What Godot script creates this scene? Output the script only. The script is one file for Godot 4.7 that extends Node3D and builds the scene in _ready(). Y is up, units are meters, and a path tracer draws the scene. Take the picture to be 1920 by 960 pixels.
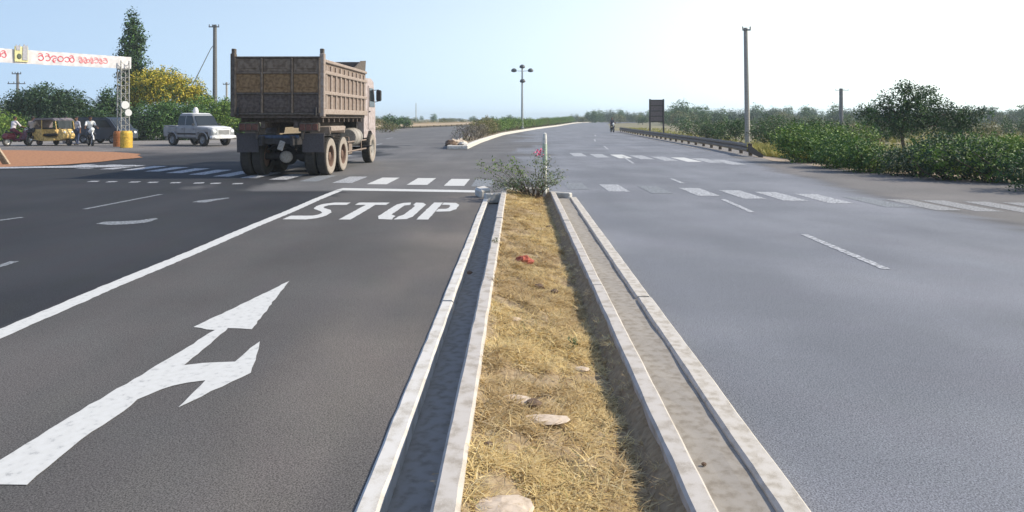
extends Node3D
# A highway junction: planted median with open gutters, a tipper truck crossing, dry scrubland around.
# x to the right, y up, -z ahead along the median; metres. The road surface is y = 0.

const EYE := 1.6
const FOC := 1300.0       # focal length in photograph pixels
const VX := 970.0         # where the median's lines meet in the photograph
const VY := 222.0
var M := {}               # materials
var T := {}               # textures
var used := {}

class MB:
	var v := PackedVector3Array()
	var n := PackedVector3Array()
	var c := PackedColorArray()
	var uv := PackedVector2Array()
	var uv2 := PackedVector2Array()
	var col := Color(1, 1, 1)
	var has_uv2 := false
	func vert(p: Vector3, nn: Vector3, u := Vector2.ZERO) -> void:
		v.append(p); n.append(nn); c.append(col); uv.append(u)
	func tri(a: Vector3, b: Vector3, d: Vector3, out: Vector3) -> void:
		var fn := (d - a).cross(b - a)
		if fn.length_squared() < 1e-16:
			return
		fn = fn.normalized()
		if fn.dot(out) < 0.0:
			vert(a, -fn); vert(d, -fn); vert(b, -fn)
		else:
			vert(a, fn); vert(b, fn); vert(d, fn)
	func poly(pts: Array, out: Vector3) -> void:
		for i in range(1, pts.size() - 1):
			tri(pts[0], pts[i], pts[i + 1], out)
	func strip(a: Vector3, b: Vector3, na: Vector3, nb: Vector3, d: Vector3, e: Vector3) -> void:
		# smooth quad a-b (normals na) and e-d (normals nb)
		var fn := (d - a).cross(b - a)
		if fn.dot(na + nb) < 0.0:
			for q in [[a, na], [d, nb], [b, na], [b, na], [d, nb], [e, nb]]:
				vert(q[0], q[1])
		else:
			for q in [[a, na], [b, na], [d, nb], [b, na], [e, nb], [d, nb]]:
				vert(q[0], q[1])
	func box(ctr: Vector3, size: Vector3, bev := 0.0, b := Basis.IDENTITY) -> void:
		var h := size * 0.5
		var e: float = minf(bev, minf(h.x, minf(h.y, h.z)) * 0.9)
		if e <= 0.0:
			for ax in 3:
				for s in [-1.0, 1.0]:
					var o := Vector3.ZERO; o[ax] = s
					var u := (ax + 1) % 3
					var w := (ax + 2) % 3
					var pts := []
					for k in [[-1, -1], [1, -1], [1, 1], [-1, 1]]:
						var p := Vector3.ZERO
						p[ax] = s * h[ax]; p[u] = k[0] * h[u]; p[w] = k[1] * h[w]
						pts.append(ctr + b * p)
					poly(pts, b * o)
			return
		var g := func(sx: float, sy: float, sz: float, full: int) -> Vector3:
			var p := Vector3(sx * (h.x - e), sy * (h.y - e), sz * (h.z - e))
			if full == 0: p.x = sx * h.x
			elif full == 1: p.y = sy * h.y
			else: p.z = sz * h.z
			return ctr + b * p
		for s in [-1.0, 1.0]:
			poly([g.call(s, -1, -1, 0), g.call(s, 1, -1, 0), g.call(s, 1, 1, 0), g.call(s, -1, 1, 0)], b * Vector3(s, 0, 0))
			poly([g.call(-1, s, -1, 1), g.call(1, s, -1, 1), g.call(1, s, 1, 1), g.call(-1, s, 1, 1)], b * Vector3(0, s, 0))
			poly([g.call(-1, -1, s, 2), g.call(1, -1, s, 2), g.call(1, 1, s, 2), g.call(-1, 1, s, 2)], b * Vector3(0, 0, s))
			for t in [-1.0, 1.0]:
				poly([g.call(s, t, -1, 0), g.call(s, t, 1, 0), g.call(s, t, 1, 1), g.call(s, t, -1, 1)], b * Vector3(s, t, 0))
				poly([g.call(s, -1, t, 0), g.call(s, 1, t, 0), g.call(s, 1, t, 2), g.call(s, -1, t, 2)], b * Vector3(s, 0, t))
				poly([g.call(-1, s, t, 1), g.call(1, s, t, 1), g.call(1, s, t, 2), g.call(-1, s, t, 2)], b * Vector3(0, s, t))
				for q in [-1.0, 1.0]:
					tri(g.call(s, t, q, 0), g.call(s, t, q, 1), g.call(s, t, q, 2), b * Vector3(s, t, q))
	func tube(p0: Vector3, p1: Vector3, r0: float, r1: float, seg := 8, caps := true) -> void:
		var d := (p1 - p0).normalized()
		var u := d.cross(Vector3.UP if absf(d.y) < 0.95 else Vector3.RIGHT).normalized()
		var w := d.cross(u)
		for i in seg:
			var a0 := TAU * i / seg
			var a1 := TAU * (i + 1) / seg
			var n0 := u * cos(a0) + w * sin(a0)
			var n1 := u * cos(a1) + w * sin(a1)
			strip(p0 + n0 * r0, p1 + n0 * r1, n0, n1, p0 + n1 * r0, p1 + n1 * r1)
			if caps:
				tri(p0, p0 + n0 * r0, p0 + n1 * r0, -d)
				tri(p1, p1 + n0 * r1, p1 + n1 * r1, d)
	func path(pts: Array, rs: Array, seg := 7) -> void:
		for i in pts.size() - 1:
			tube(pts[i], pts[i + 1], rs[i], rs[i + 1], seg, i == 0 or i == pts.size() - 2)
	func lathe(prof: Array, seg: int, at: Vector3, b := Basis.IDENTITY) -> void:
		# prof: Vector2(radius, height along local y)
		for k in prof.size() - 1:
			var p: Vector2 = prof[k]
			var q: Vector2 = prof[k + 1]
			var t := (q - p)
			var nr := Vector2(t.y, -t.x).normalized()
			for i in seg:
				var a0 := TAU * i / seg
				var a1 := TAU * (i + 1) / seg
				var d0 := Vector3(cos(a0), 0, sin(a0))
				var d1 := Vector3(cos(a1), 0, sin(a1))
				var n0 := b * (d0 * nr.x + Vector3(0, nr.y, 0))
				var n1 := b * (d1 * nr.x + Vector3(0, nr.y, 0))
				strip(at + b * (d0 * p.x + Vector3(0, p.y, 0)), at + b * (d0 * q.x + Vector3(0, q.y, 0)), n0, n1, at + b * (d1 * p.x + Vector3(0, p.y, 0)), at + b * (d1 * q.x + Vector3(0, q.y, 0)))
	func prism(pts: PackedVector2Array, depth: float, xf: Transform3D) -> void:
		# outline in xy, extruded along z from -depth/2 to depth/2
		var idx := Geometry2D.triangulate_polygon(pts)
		for i in range(0, idx.size(), 3):
			for s in [-1.0, 1.0]:
				var z: float = s * depth * 0.5
				tri(xf * Vector3(pts[idx[i]].x, pts[idx[i]].y, z), xf * Vector3(pts[idx[i + 1]].x, pts[idx[i + 1]].y, z), xf * Vector3(pts[idx[i + 2]].x, pts[idx[i + 2]].y, z), xf.basis * Vector3(0, 0, s))
		var area := 0.0
		for i in pts.size():
			area += pts[i].cross(pts[(i + 1) % pts.size()])
		var sg := signf(area)
		for i in pts.size():
			var p := pts[i]
			var q := pts[(i + 1) % pts.size()]
			var o := Vector3(q.y - p.y, p.x - q.x, 0) * sg
			poly([xf * Vector3(p.x, p.y, -depth / 2), xf * Vector3(q.x, q.y, -depth / 2), xf * Vector3(q.x, q.y, depth / 2), xf * Vector3(p.x, p.y, depth / 2)], xf.basis * o)
	func ball(ctr: Vector3, r: Vector3, seg := 10, rings := 6) -> void:
		for j in rings:
			var t0 := PI * j / rings - PI / 2
			var t1 := PI * (j + 1) / rings - PI / 2
			for i in seg:
				var a0 := TAU * i / seg
				var a1 := TAU * (i + 1) / seg
				var d := []
				for q in [[a0, t0], [a0, t1], [a1, t0], [a1, t1]]:
					d.append(Vector3(cos(q[0]) * cos(q[1]), sin(q[1]), sin(q[0]) * cos(q[1])))
				var nn := []
				for q in d:
					nn.append((q / r).normalized())
				var fn: Vector3 = d[0] + d[3]
				for tr in [[0, 1, 2], [1, 3, 2]]:
					var a: Vector3 = ctr + d[tr[0]] * r
					var b: Vector3 = ctr + d[tr[1]] * r
					var e: Vector3 = ctr + d[tr[2]] * r
					if (e - a).cross(b - a).dot(fn) < 0:
						vert(a, nn[tr[0]]); vert(e, nn[tr[2]]); vert(b, nn[tr[1]])
					else:
						vert(a, nn[tr[0]]); vert(b, nn[tr[1]]); vert(e, nn[tr[2]])
	func loft(rings: Array) -> void:
		# closed rings of equal length, smooth across; ends capped
		var n: int = rings[0].size()
		var ctrs := []
		for r in rings:
			var c := Vector3.ZERO
			for p in r: c += p
			ctrs.append(c / n)
		for k in rings.size() - 1:
			var mid: Vector3 = (ctrs[k] + ctrs[k + 1]) * 0.5
			for i in n:
				var j := (i + 1) % n
				var a: Vector3 = rings[k][i]
				var b: Vector3 = rings[k + 1][i]
				var d: Vector3 = rings[k][j]
				var e: Vector3 = rings[k + 1][j]
				var o := (a + b + d + e) * 0.25 - mid
				tri(a, b, d, o)
				tri(b, e, d, o)
		poly(rings[0], ctrs[0] - ctrs[1])
		poly(rings[-1], ctrs[-1] - ctrs[-2])
	func slab(q: Array, t: Vector3) -> void:
		# four corners and a thickness
		poly(q, t)
		var bk := []
		for p in q: bk.append(p - t)
		poly(bk, -t)
		var c: Vector3 = (q[0] + q[1] + q[2] + q[3]) / 4.0
		for i in 4:
			var j := (i + 1) % 4
			poly([q[i], q[j], bk[j], bk[i]], (q[i] + q[j]) / 2.0 - c)
	func mesh(m: Material) -> ArrayMesh:
		var arr := []
		arr.resize(Mesh.ARRAY_MAX)
		arr[Mesh.ARRAY_VERTEX] = v
		arr[Mesh.ARRAY_NORMAL] = n
		arr[Mesh.ARRAY_COLOR] = c
		arr[Mesh.ARRAY_TEX_UV] = uv
		if has_uv2:
			arr[Mesh.ARRAY_TEX_UV2] = uv2
		var am := ArrayMesh.new()
		am.add_surface_from_arrays(Mesh.PRIMITIVE_TRIANGLES, arr)
		am.surface_set_material(0, m)
		return am

# ------------------------------------------------------------------ nodes
func numbered(s: String) -> String:
	var k: int = used.get(s, 0)
	used[s] = k + 1
	return s if k == 0 else "%s_%03d" % [s, k]

func tag(o: Node3D, label: String, category: String, group := "", kind := "") -> void:
	if label != "": o.set_meta("label", label)
	if category != "": o.set_meta("category", category)
	if group != "": o.set_meta("group", group)
	if kind != "": o.set_meta("kind", kind)

func thing(called: String, label: String, category: String, at := Vector3.ZERO, yaw := 0.0, group := "") -> Node3D:
	var o := Node3D.new()
	o.name = numbered(called)
	add_child(o)
	o.position = at
	o.rotation.y = yaw
	tag(o, label, category, group)
	return o

func part(called: String, mb: MB, m: Material, parent: Node3D) -> MeshInstance3D:
	var o := MeshInstance3D.new()
	o.mesh = mb.mesh(m)
	if parent == self:
		o.name = numbered(called)
		add_child(o)
	else:
		o.name = called
		parent.add_child(o, true)
	return o

func group_part(called: String, parent: Node3D, at := Vector3.ZERO) -> Node3D:
	var o := Node3D.new()
	o.name = called
	parent.add_child(o, true)
	o.position = at
	return o

func setting(called: String, mb: MB, m: Material) -> MeshInstance3D:
	var o := part(called, mb, m, self)
	o.set_meta("kind", "structure")
	return o

func copy_of(root: Node3D, at: Vector3, yaw: float, label := "", group := "", scl := Vector3.ONE) -> Node3D:
	var r: Node3D = root.duplicate()
	var base: String = String(root.name).rstrip("0123456789").rstrip("_")
	r.name = numbered(base)
	add_child(r)
	r.transform = Transform3D(Basis(Vector3.UP, yaw).scaled_local(scl), at)
	if label != "": r.set_meta("label", label)
	if group != "": r.set_meta("group", group)
	return r

func nth(n: int) -> String:
	var low := ["zeroth", "first", "second", "third", "fourth", "fifth", "sixth", "seventh", "eighth", "ninth", "tenth", "eleventh", "twelfth", "thirteenth", "fourteenth", "fifteenth", "sixteenth", "seventeenth", "eighteenth", "nineteenth"]
	if n < 20: return low[n]
	var tens: String = ["", "", "twenty", "thirty", "forty", "fifty", "sixty"][n / 10]
	if n % 10 == 0: return tens.left(-1) + "ieth"
	return tens + "-" + low[n % 10]

func G(px: float, py: float, y := 0.0) -> Vector3:
	# the photograph's ground point under pixel (px, py)
	var d := FOC * (EYE - y) / (py - VY)
	return Vector3((px - VX) * d / FOC, y, -d)

func P(px: float, py: float, d: float) -> Vector3:
	return Vector3((px - VX) * d / FOC, EYE + (VY - py) * d / FOC, -d)

func piecewise(tab: Array, x: float) -> float:
	if x <= tab[0][0]: return tab[0][1]
	for i in tab.size() - 1:
		if x <= tab[i + 1][0]:
			return lerpf(tab[i][1], tab[i + 1][1], (x - tab[i][0]) / (tab[i + 1][0] - tab[i][0]))
	return tab[-1][1]

# ------------------------------------------------------------------ textures and materials
func noise_tex(key: String, size: int, freq: float, oct: int, stops: Array, sd: int, speck := 0.0, cellular := false) -> ImageTexture:
	# stops: [position, Color(linear)], sorted; speck: amount of per-pixel grain
	var f := FastNoiseLite.new()
	f.seed = sd
	f.frequency = freq
	f.fractal_octaves = oct
	f.noise_type = FastNoiseLite.TYPE_CELLULAR if cellular else FastNoiseLite.TYPE_SIMPLEX_SMOOTH
	var src := f.get_seamless_image(size, size)
	src.convert(Image.FORMAT_L8)
	var raw := src.get_data()
	var lut := []
	for k in 256:
		var x := k / 255.0
		var col: Color = stops[-1][1]
		if x <= stops[0][0]:
			col = stops[0][1]
		else:
			for i in stops.size() - 1:
				if x <= stops[i + 1][0]:
					col = (stops[i][1] as Color).lerp(stops[i + 1][1], (x - stops[i][0]) / (stops[i + 1][0] - stops[i][0]))
					break
		col = col.linear_to_srgb()
		lut.append([clampi(int(col.r * 255), 0, 255), clampi(int(col.g * 255), 0, 255), clampi(int(col.b * 255), 0, 255)])
	var rng := RandomNumberGenerator.new()
	rng.seed = sd + 77
	var out := PackedByteArray()
	out.resize(raw.size() * 3)
	var amp := int(speck * 255)
	for i in raw.size():
		var b := raw[i]
		if amp > 0:
			b = clampi(b + rng.randi_range(-amp, amp), 0, 255)
		var q: Array = lut[b]
		out[i * 3] = q[0]; out[i * 3 + 1] = q[1]; out[i * 3 + 2] = q[2]
	var im := Image.create_from_data(size, size, false, Image.FORMAT_RGB8, out)
	im.generate_mipmaps()
	T[key] = ImageTexture.create_from_image(im)
	return T[key]

func g3(x: float) -> Color:
	return Color(x, x, x)

func std(col: Color, rough := 0.8, tex := "mottle", tile := 1.0, metal := 0.0, bump := 0.0) -> StandardMaterial3D:
	# col is a linear base colour
	var m := StandardMaterial3D.new()
	m.albedo_color = col.linear_to_srgb()
	m.roughness = rough
	m.metallic = metal
	if tex != "":
		m.albedo_texture = T[tex]
		m.uv1_triplanar = true
		m.uv1_scale = Vector3.ONE / tile
		if bump > 0.0:
			m.heightmap_enabled = true
			m.heightmap_texture = T[tex]
			m.heightmap_scale = bump
	return m

func leafmat(thru: Color) -> StandardMaterial3D:
	var m := StandardMaterial3D.new()
	m.vertex_color_use_as_albedo = true
	m.roughness = 0.62
	m.backlight_enabled = true
	m.backlight = thru.linear_to_srgb()
	m.cull_mode = BaseMaterial3D.CULL_DISABLED
	return m

func make_textures() -> void:
	noise_tex("mottle", 256, 0.012, 4, [[0.2, g3(0.78)], [0.8, g3(1.0)]], 3, 0.05)
	noise_tex("grime", 512, 0.016, 5, [[0.2, Color(0.52, 0.48, 0.45)], [0.5, Color(0.82, 0.79, 0.76)], [0.75, g3(1.0)]], 5, 0.12)
	noise_tex("dust", 512, 0.02, 5, [[0.25, Color(0.74, 0.69, 0.64)], [0.5, Color(0.89, 0.86, 0.83)], [0.75, g3(1.0)]], 8, 0.12)
	noise_tex("asphalt", 512, 0.24, 3, [[0.1, g3(0.30)], [0.42, g3(0.62)], [0.62, g3(0.84)], [0.85, g3(1.3)]], 11, 0.3)
	noise_tex("patch", 512, 0.007, 5, [[0.25, Color(0.80, 0.80, 0.80)], [0.5, Color(0.90, 0.895, 0.89)], [0.75, Color(1, 0.99, 0.98)]], 13)
	noise_tex("paint", 512, 0.03, 6, [[0.10, g3(0.62)], [0.22, g3(0.91)], [0.42, Color(0.96, 0.955, 0.94)], [0.8, g3(1.0)]], 17, 0.12)
	noise_tex("paint_worn", 512, 0.035, 5, [[0.3, g3(0.30)], [0.5, g3(0.55)], [0.72, g3(1.0)]], 19, 0.2)
	noise_tex("concrete", 512, 0.016, 5, [[0.15, Color(0.68, 0.65, 0.60)], [0.36, Color(0.88, 0.86, 0.82)], [0.6, g3(1.0)]], 23, 0.16)
	noise_tex("soil", 512, 0.03, 5, [[0.2, Color(0.55, 0.5, 0.45)], [0.5, Color(0.85, 0.82, 0.8)], [0.8, g3(1.0)]], 29, 0.18)
	noise_tex("field", 512, 0.012, 5, [[0.3, Color(0.11, 0.115, 0.05)], [0.45, Color(0.22, 0.185, 0.10)], [0.6, Color(0.30, 0.245, 0.15)], [0.78, Color(0.15, 0.15, 0.065)]], 31, 0.1)
	noise_tex("bark", 256, 0.03, 4, [[0.3, g3(0.5)], [0.7, g3(1.0)]], 37, 0.2)

func make_materials() -> void:
	var road := StandardMaterial3D.new()
	road.vertex_color_use_as_albedo = true
	road.albedo_texture = T.asphalt
	road.roughness = 0.9
	road.metallic_specular = 0.3
	road.heightmap_enabled = true
	road.heightmap_texture = T.asphalt
	road.heightmap_scale = 0.12
	road.detail_enabled = true
	road.detail_albedo = T.patch
	road.detail_blend_mode = BaseMaterial3D.BLEND_MODE_MUL
	road.detail_uv_layer = BaseMaterial3D.DETAIL_UV_2
	M.road = road
	M.paint = std(Color(0.56, 0.56, 0.54), 0.7, "paint", 1.1)
	M.paint.uv1_world_triplanar = true
	M.paint_worn = std(Color(0.55, 0.56, 0.58), 0.75, "paint_worn", 1.3)
	M.paint_worn.uv1_world_triplanar = true
	M.paint_mid = std(Color(0.40, 0.40, 0.40), 0.8, "paint_worn", 0.8)
	M.paint_mid.uv1_world_triplanar = true
	M.paint_faint = std(Color(0.30, 0.32, 0.34), 0.8, "paint_worn", 0.9)
	M.paint_faint.uv1_world_triplanar = true
	M.kerb = std(Color(0.60, 0.58, 0.54), 0.85, "concrete", 1.3, 0.0, 0.25)
	M.kerb_grey = std(Color(0.47, 0.435, 0.395), 0.85, "concrete", 1.1, 0.0, 0.3)
	M.kerb_buff = std(Color(0.51, 0.475, 0.425), 0.88, "concrete", 0.9, 0.0, 0.3)
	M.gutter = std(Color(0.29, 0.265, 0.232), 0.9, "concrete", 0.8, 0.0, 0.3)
	M.bed = std(Color(0.36, 0.275, 0.165), 0.95, "soil", 0.7, 0.0, 1.2)
	M.stone = std(Color(0.56, 0.46, 0.36), 0.9, "concrete", 0.4, 0.0, 0.5)
	M.clod = std(Color(0.16, 0.11, 0.075), 0.95, "soil", 0.3)
	M.soil_red = std(Color(0.40, 0.19, 0.085), 0.95, "soil", 2.4, 0.0, 1.0)
	M.shoulder = std(Color(0.26, 0.25, 0.242), 0.95, "soil", 1.7, 0.0, 0.2)
	M.sand = std(Color(0.42, 0.34, 0.25), 0.95, "soil", 1.9, 0.0, 0.3)
	M.bank = std(Color(0.20, 0.155, 0.09), 0.95, "soil", 2.5)
	var field := StandardMaterial3D.new()
	field.albedo_texture = T.field
	field.roughness = 0.95
	field.detail_enabled = true
	field.detail_albedo = T.patch
	field.detail_blend_mode = BaseMaterial3D.BLEND_MODE_MUL
	field.detail_uv_layer = BaseMaterial3D.DETAIL_UV_2
	M.field = field
	M.bark = std(Color(0.15, 0.11, 0.08), 0.95, "bark", 0.5)
	M.leaf = leafmat(Color(0.10, 0.16, 0.02))
	M.straw = leafmat(Color(0.2, 0.15, 0.05))
	# truck
	M.t_side = std(Color(0.235, 0.185, 0.158), 0.85, "dust", 1.6)
	M.t_rib = std(Color(0.335, 0.28, 0.248), 0.85, "dust", 1.2)
	M.t_top = std(Color(0.22, 0.17, 0.13), 0.85, "grime", 1.3)
	M.t_mid = std(Color(0.27, 0.17, 0.085), 0.8, "grime", 0.9)
	M.t_low = std(Color(0.115, 0.09, 0.08), 0.85, "grime", 1.0)
	M.t_frame = std(Color(0.12, 0.10, 0.085), 0.8, "grime", 1.1)
	M.t_chassis = std(Color(0.035, 0.034, 0.038), 0.75, "grime", 0.8)
	M.t_navy = std(Color(0.035, 0.06, 0.12), 0.6, "grime", 0.8)
	M.t_cab = std(Color(0.44, 0.38, 0.38), 0.55, "dust", 2.0)
	M.tyre = std(Color(0.035, 0.033, 0.032), 0.9, "dust", 0.7)
	M.tyre_dust = std(Color(0.34, 0.305, 0.27), 0.95, "dust", 0.6)
	M.hub = std(Color(0.16, 0.10, 0.075), 0.85, "dust", 0.5)
	M.pale = std(Color(0.36, 0.345, 0.325), 0.8, "dust", 0.6)
	M.red_lamp = std(Color(0.14, 0.05, 0.035), 0.4, "grime", 0.4)
	M.flap = std(Color(0.075, 0.07, 0.08), 0.85, "dust", 0.6)
	M.black = std(Color(0.02, 0.02, 0.022), 0.6, "")
	M.dark_glass = std(Color(0.02, 0.025, 0.03), 0.12, "")
	M.silver = std(Color(0.27, 0.28, 0.295), 0.38, "mottle", 2.0, 0.15)
	M.white_car = std(Color(0.70, 0.70, 0.70), 0.4, "mottle", 2.0)
	M.chrome = std(Color(0.6, 0.6, 0.6), 0.3, "", 1.0, 0.8)
	M.lamp_glass = std(Color(0.75, 0.77, 0.75), 0.15, "")
	M.navy_car = std(Color(0.03, 0.04, 0.06), 0.35, "mottle", 2.0)
	M.yellow = std(Color(0.72, 0.46, 0.05), 0.6, "grime", 1.0)
	M.auto_yellow = std(Color(0.70, 0.48, 0.16), 0.6, "grime", 1.4)
	M.canvas = std(Color(0.20, 0.175, 0.19), 0.85, "dust", 0.8)
	M.orange = std(Color(0.34, 0.12, 0.03), 0.7, "grime", 0.7)
	M.maroon = std(Color(0.16, 0.02, 0.035), 0.4, "mottle", 1.0)
	M.white_plastic = std(Color(0.6, 0.6, 0.6), 0.4, "")
	# street furniture
	M.galv = std(Color(0.30, 0.29, 0.27), 0.55, "grime", 1.5, 0.5)
	M.rail = std(Color(0.27, 0.225, 0.18), 0.7, "grime", 1.2, 0.25)
	M.rail_pale = std(Color(0.36, 0.30, 0.24), 0.75, "grime", 1.2)
	M.rail_post = std(Color(0.13, 0.10, 0.07), 0.8, "grime", 0.6)
	M.pole = std(Color(0.36, 0.345, 0.32), 0.85, "concrete", 1.0)
	M.pole_dark = std(Color(0.17, 0.175, 0.18), 0.75, "grime", 1.0)
	M.mast = std(Color(0.42, 0.44, 0.45), 0.5, "mottle", 1.0, 0.4)
	M.lamp_dark = std(Color(0.06, 0.065, 0.07), 0.5, "")
	M.sign_back = std(Color(0.17, 0.145, 0.155), 0.7, "grime", 0.9, 0.2)
	M.sign_frame = std(Color(0.07, 0.065, 0.068), 0.7, "grime", 0.9, 0.2)
	M.cloth = std(Color(0.70, 0.68, 0.69), 0.85, "mottle", 1.5)
	M.print_red = std(Color(0.62, 0.06, 0.10), 0.85, "")
	M.print_soft = std(Color(0.68, 0.22, 0.24), 0.85, "")
	M.emblem_yellow = std(Color(0.72, 0.68, 0.35), 0.8, "mottle", 0.5)
	M.emblem_dark = std(Color(0.10, 0.12, 0.08), 0.8, "")
	M.emblem_grey = std(Color(0.42, 0.42, 0.46), 0.8, "mottle", 0.5)
	M.truss = std(Color(0.40, 0.41, 0.40), 0.6, "grime", 0.8, 0.3)
	M.delineator = std(Color(0.78, 0.80, 0.76), 0.6, "grime", 0.9)
	M.delineator_green = std(Color(0.52, 0.62, 0.48), 0.6, "grime", 0.5)
	M.flower = std(Color(0.62, 0.09, 0.20), 0.7, "")
	M.red_litter = std(Color(0.40, 0.09, 0.05), 0.75, "grime", 0.15)
	M.person = StandardMaterial3D.new()
	M.person.vertex_color_use_as_albedo = true
	M.person.roughness = 0.85
	M.hair = std(Color(0.012, 0.01, 0.009), 0.7, "")

# ------------------------------------------------------------------ sky
func sky_image() -> Image:
	# clear dry-season sky: pale at the horizon, blue overhead, brighter and whiter towards the sun (forward scatter in dusty air)
	var w := 512
	var h := 256
	var im := Image.create(w, h, false, Image.FORMAT_RGBF)
	for j in h:
		var el := PI * (0.5 - (j + 0.5) / h)
		var s := sin(el)
		for i in w:
			var az := TAU * (i + 0.5) / w          # 0 = ahead (-z), clockwise to +x
			var dir := Vector3(sin(az) * cos(el), s, -cos(az) * cos(el))
			var cg := dir.dot(SUN)
			var p := minf(0.75 / pow(1.25 - cg, 1.5), 1.7)
			var hor := Color(0.07 + 1.10 * p, 0.27 + 1.04 * p, 0.62 + 0.66 * p)
			var zen := Color(0.06 + 0.20 * p, 0.15 + 0.22 * p, 0.42 + 0.22 * p)
			var t := exp(-pow(maxf(s, 0.0) / 0.34, 2.0))
			var c := zen.lerp(hor, t)
			im.set_pixel(i, j, c)
	return im

# ------------------------------------------------------------------ ground and roads
const XR := [[-10.0, 30.0], [4.0, 24.0], [10.0, 18.2], [14.5, 14.8], [16.8, 12.6], [19.3, 11.2], [22.0, 10.3], [26.0, 9.8], [29.0, 9.6], [40.0, 9.9], [53.0, 10.3], [83.0, 11.6], [100.0, 13.3], [139.0, 18.5], [208.0, 27.0], [240.0, 35.0], [300.0, 60.0]]
const XL := [[-10.0, -45.0], [44.0, -45.0], [46.0, -30.0], [52.0, -21.0], [99.0, -20.0], [148.0, -11.5], [231.0, 1.0], [300.0, 30.0]]
var warp := FastNoiseLite.new()
var blotch := FastNoiseLite.new()
var streak := FastNoiseLite.new()

func road_albedo(x: float, d: float) -> Color:
	var wv := warp.get_noise_2d(x * 3.0, d * 1.5)
	var right := Color(0.292, 0.307, 0.340)
	var lane := Color(0.152, 0.146, 0.142)
	var left := Color(0.056, 0.059, 0.066)
	var cross := Color(0.21, 0.207, 0.208)
	# old pavement left of the turning lane, newer surfacing in the junction
	var c := lane
	if d < 15.3:
		if x < -3.86: c = left
		elif x > 0.2: c = right
	else:
		var b := smoothstep(-6.9, -6.2, x + wv * 2.6)
		c = left.lerp(cross, b)
		var r := smoothstep(0.2, 0.9, x + wv * 2.4)
		c = c.lerp(right, r)
		var f := smoothstep(35.0, 38.0, d + wv * 9.0) * (1.0 - smoothstep(-3.4, -2.0, x))
		c = c.lerp(cross, f)
		var side := smoothstep(30.0, 36.0, d + wv * 5.0 - x * 0.05) * (1.0 - smoothstep(-16.0, -13.0, x + wv * 3.0))
		c = c.lerp(Color(0.25, 0.235, 0.225), side)
	# older, dustier surfacing of the turn-off beyond the carriageway's edge
	if d < 30.0 and x > 6.0:
		var edge := piecewise([[0.0, 7.35], [13.0, 7.45], [17.6, 7.8], [26.7, 8.8], [30.0, 9.2]], d) + wv * 0.3
		if x > edge: c = Color(0.265, 0.252, 0.242)
		elif x > edge - 0.22: c = Color(0.20, 0.197, 0.2)
	# tracks polished and dusted by traffic, lengthwise
	var st := streak.get_noise_2d(x * 2.2, d * 0.10)
	var bl := blotch.get_noise_2d(x, d)
	var k := 1.0 + st * 0.12 + bl * 0.10
	# wheel tracks: binder worn off, stones polished, broken by patches
	for lc in [-9.0, -5.7, -2.25, 2.5, 5.7]:
		for s in [-0.82, 0.82]:
			var q := absf(x - lc - s - wv * 0.25)
			if q < 0.45:
				k += (0.45 - q) * 0.14 * clampf(0.5 + 2.0 * blotch.get_noise_2d(x * 2.0 + 70.0, d * 0.5), 0.0, 1.0)
	c = Color(c.r * k, c.g * k, c.b * k)
	# pale dust swept against the kerb of the turning lane
	if d < 15.0 and x > -1.9 and x < -0.55:
		var q := clampf(smoothstep(-1.9, -0.8, x) * (0.62 + 1.1 * blotch.get_noise_2d(x * 4.0 + 50.0, d * 2.0)), 0.0, 1.0)
		c = c.lerp(Color(0.285, 0.255, 0.225), q * 0.75)
	return c

func build_road() -> void:
	warp.seed = 4; warp.frequency = 0.09; warp.fractal_octaves = 3
	blotch.seed = 9; blotch.frequency = 0.16; blotch.fractal_octaves = 4
	streak.seed = 12; streak.frequency = 0.5; streak.fractal_octaves = 3
	var ds := []
	var d := -8.0
	while d < 300.0:
		if d > 13.75 and ds[-1] < 13.75:
			ds.append(13.75); ds.append(13.7501)
		ds.append(d)
		d += 0.35 if d < 20.0 else (0.8 if d < 45.0 else (2.0 if d < 100.0 else 6.0))
	var cols := 150
	var g := MB.new()
	g.has_uv2 = true
	var rows := []
	for dd in ds:
		var a := piecewise(XL, dd)
		var b := piecewise(XR, dd)
		var row := []
		for i in cols + 1:
			var u := float(i) / cols
			# closer columns towards the camera's lanes
			var x: float
			if dd <= 13.75:
				# the road stops at the median's outer kerbs
				if u <= 0.2: x = lerpf(a, -14.0, u / 0.2)
				elif i <= 105: x = lerpf(-14.0, -0.60, (u - 0.2) / 0.5)
				else: x = lerpf(1.10, b, (i - 106.0) / 44.0)
			elif dd < 44.0:
				x = lerpf(a, -14.0, u / 0.2) if u < 0.2 else lerpf(-14.0, b, (u - 0.2) / 0.8)
			else:
				x = lerpf(a, b, u)
			row.append([Vector3(x, 0.0, -dd), road_albedo(x, dd)])
		rows.append(row)
	for j in rows.size() - 1:
		if ds[j] == 13.75: continue
		for i in cols:
			if ds[j] < 13.75 and i == 105: continue
			var q := [rows[j][i], rows[j][i + 1], rows[j + 1][i], rows[j + 1][i + 1]]
			for k in [0, 2, 1, 1, 2, 3]:
				var p: Vector3 = q[k][0]
				g.col = q[k][1]
				g.vert(p, Vector3.UP, Vector2(p.x, p.z) / 1.35)
				g.uv2.append(Vector2(p.x, p.z) / 13.0)
	setting("road", g, M.road)

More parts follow.
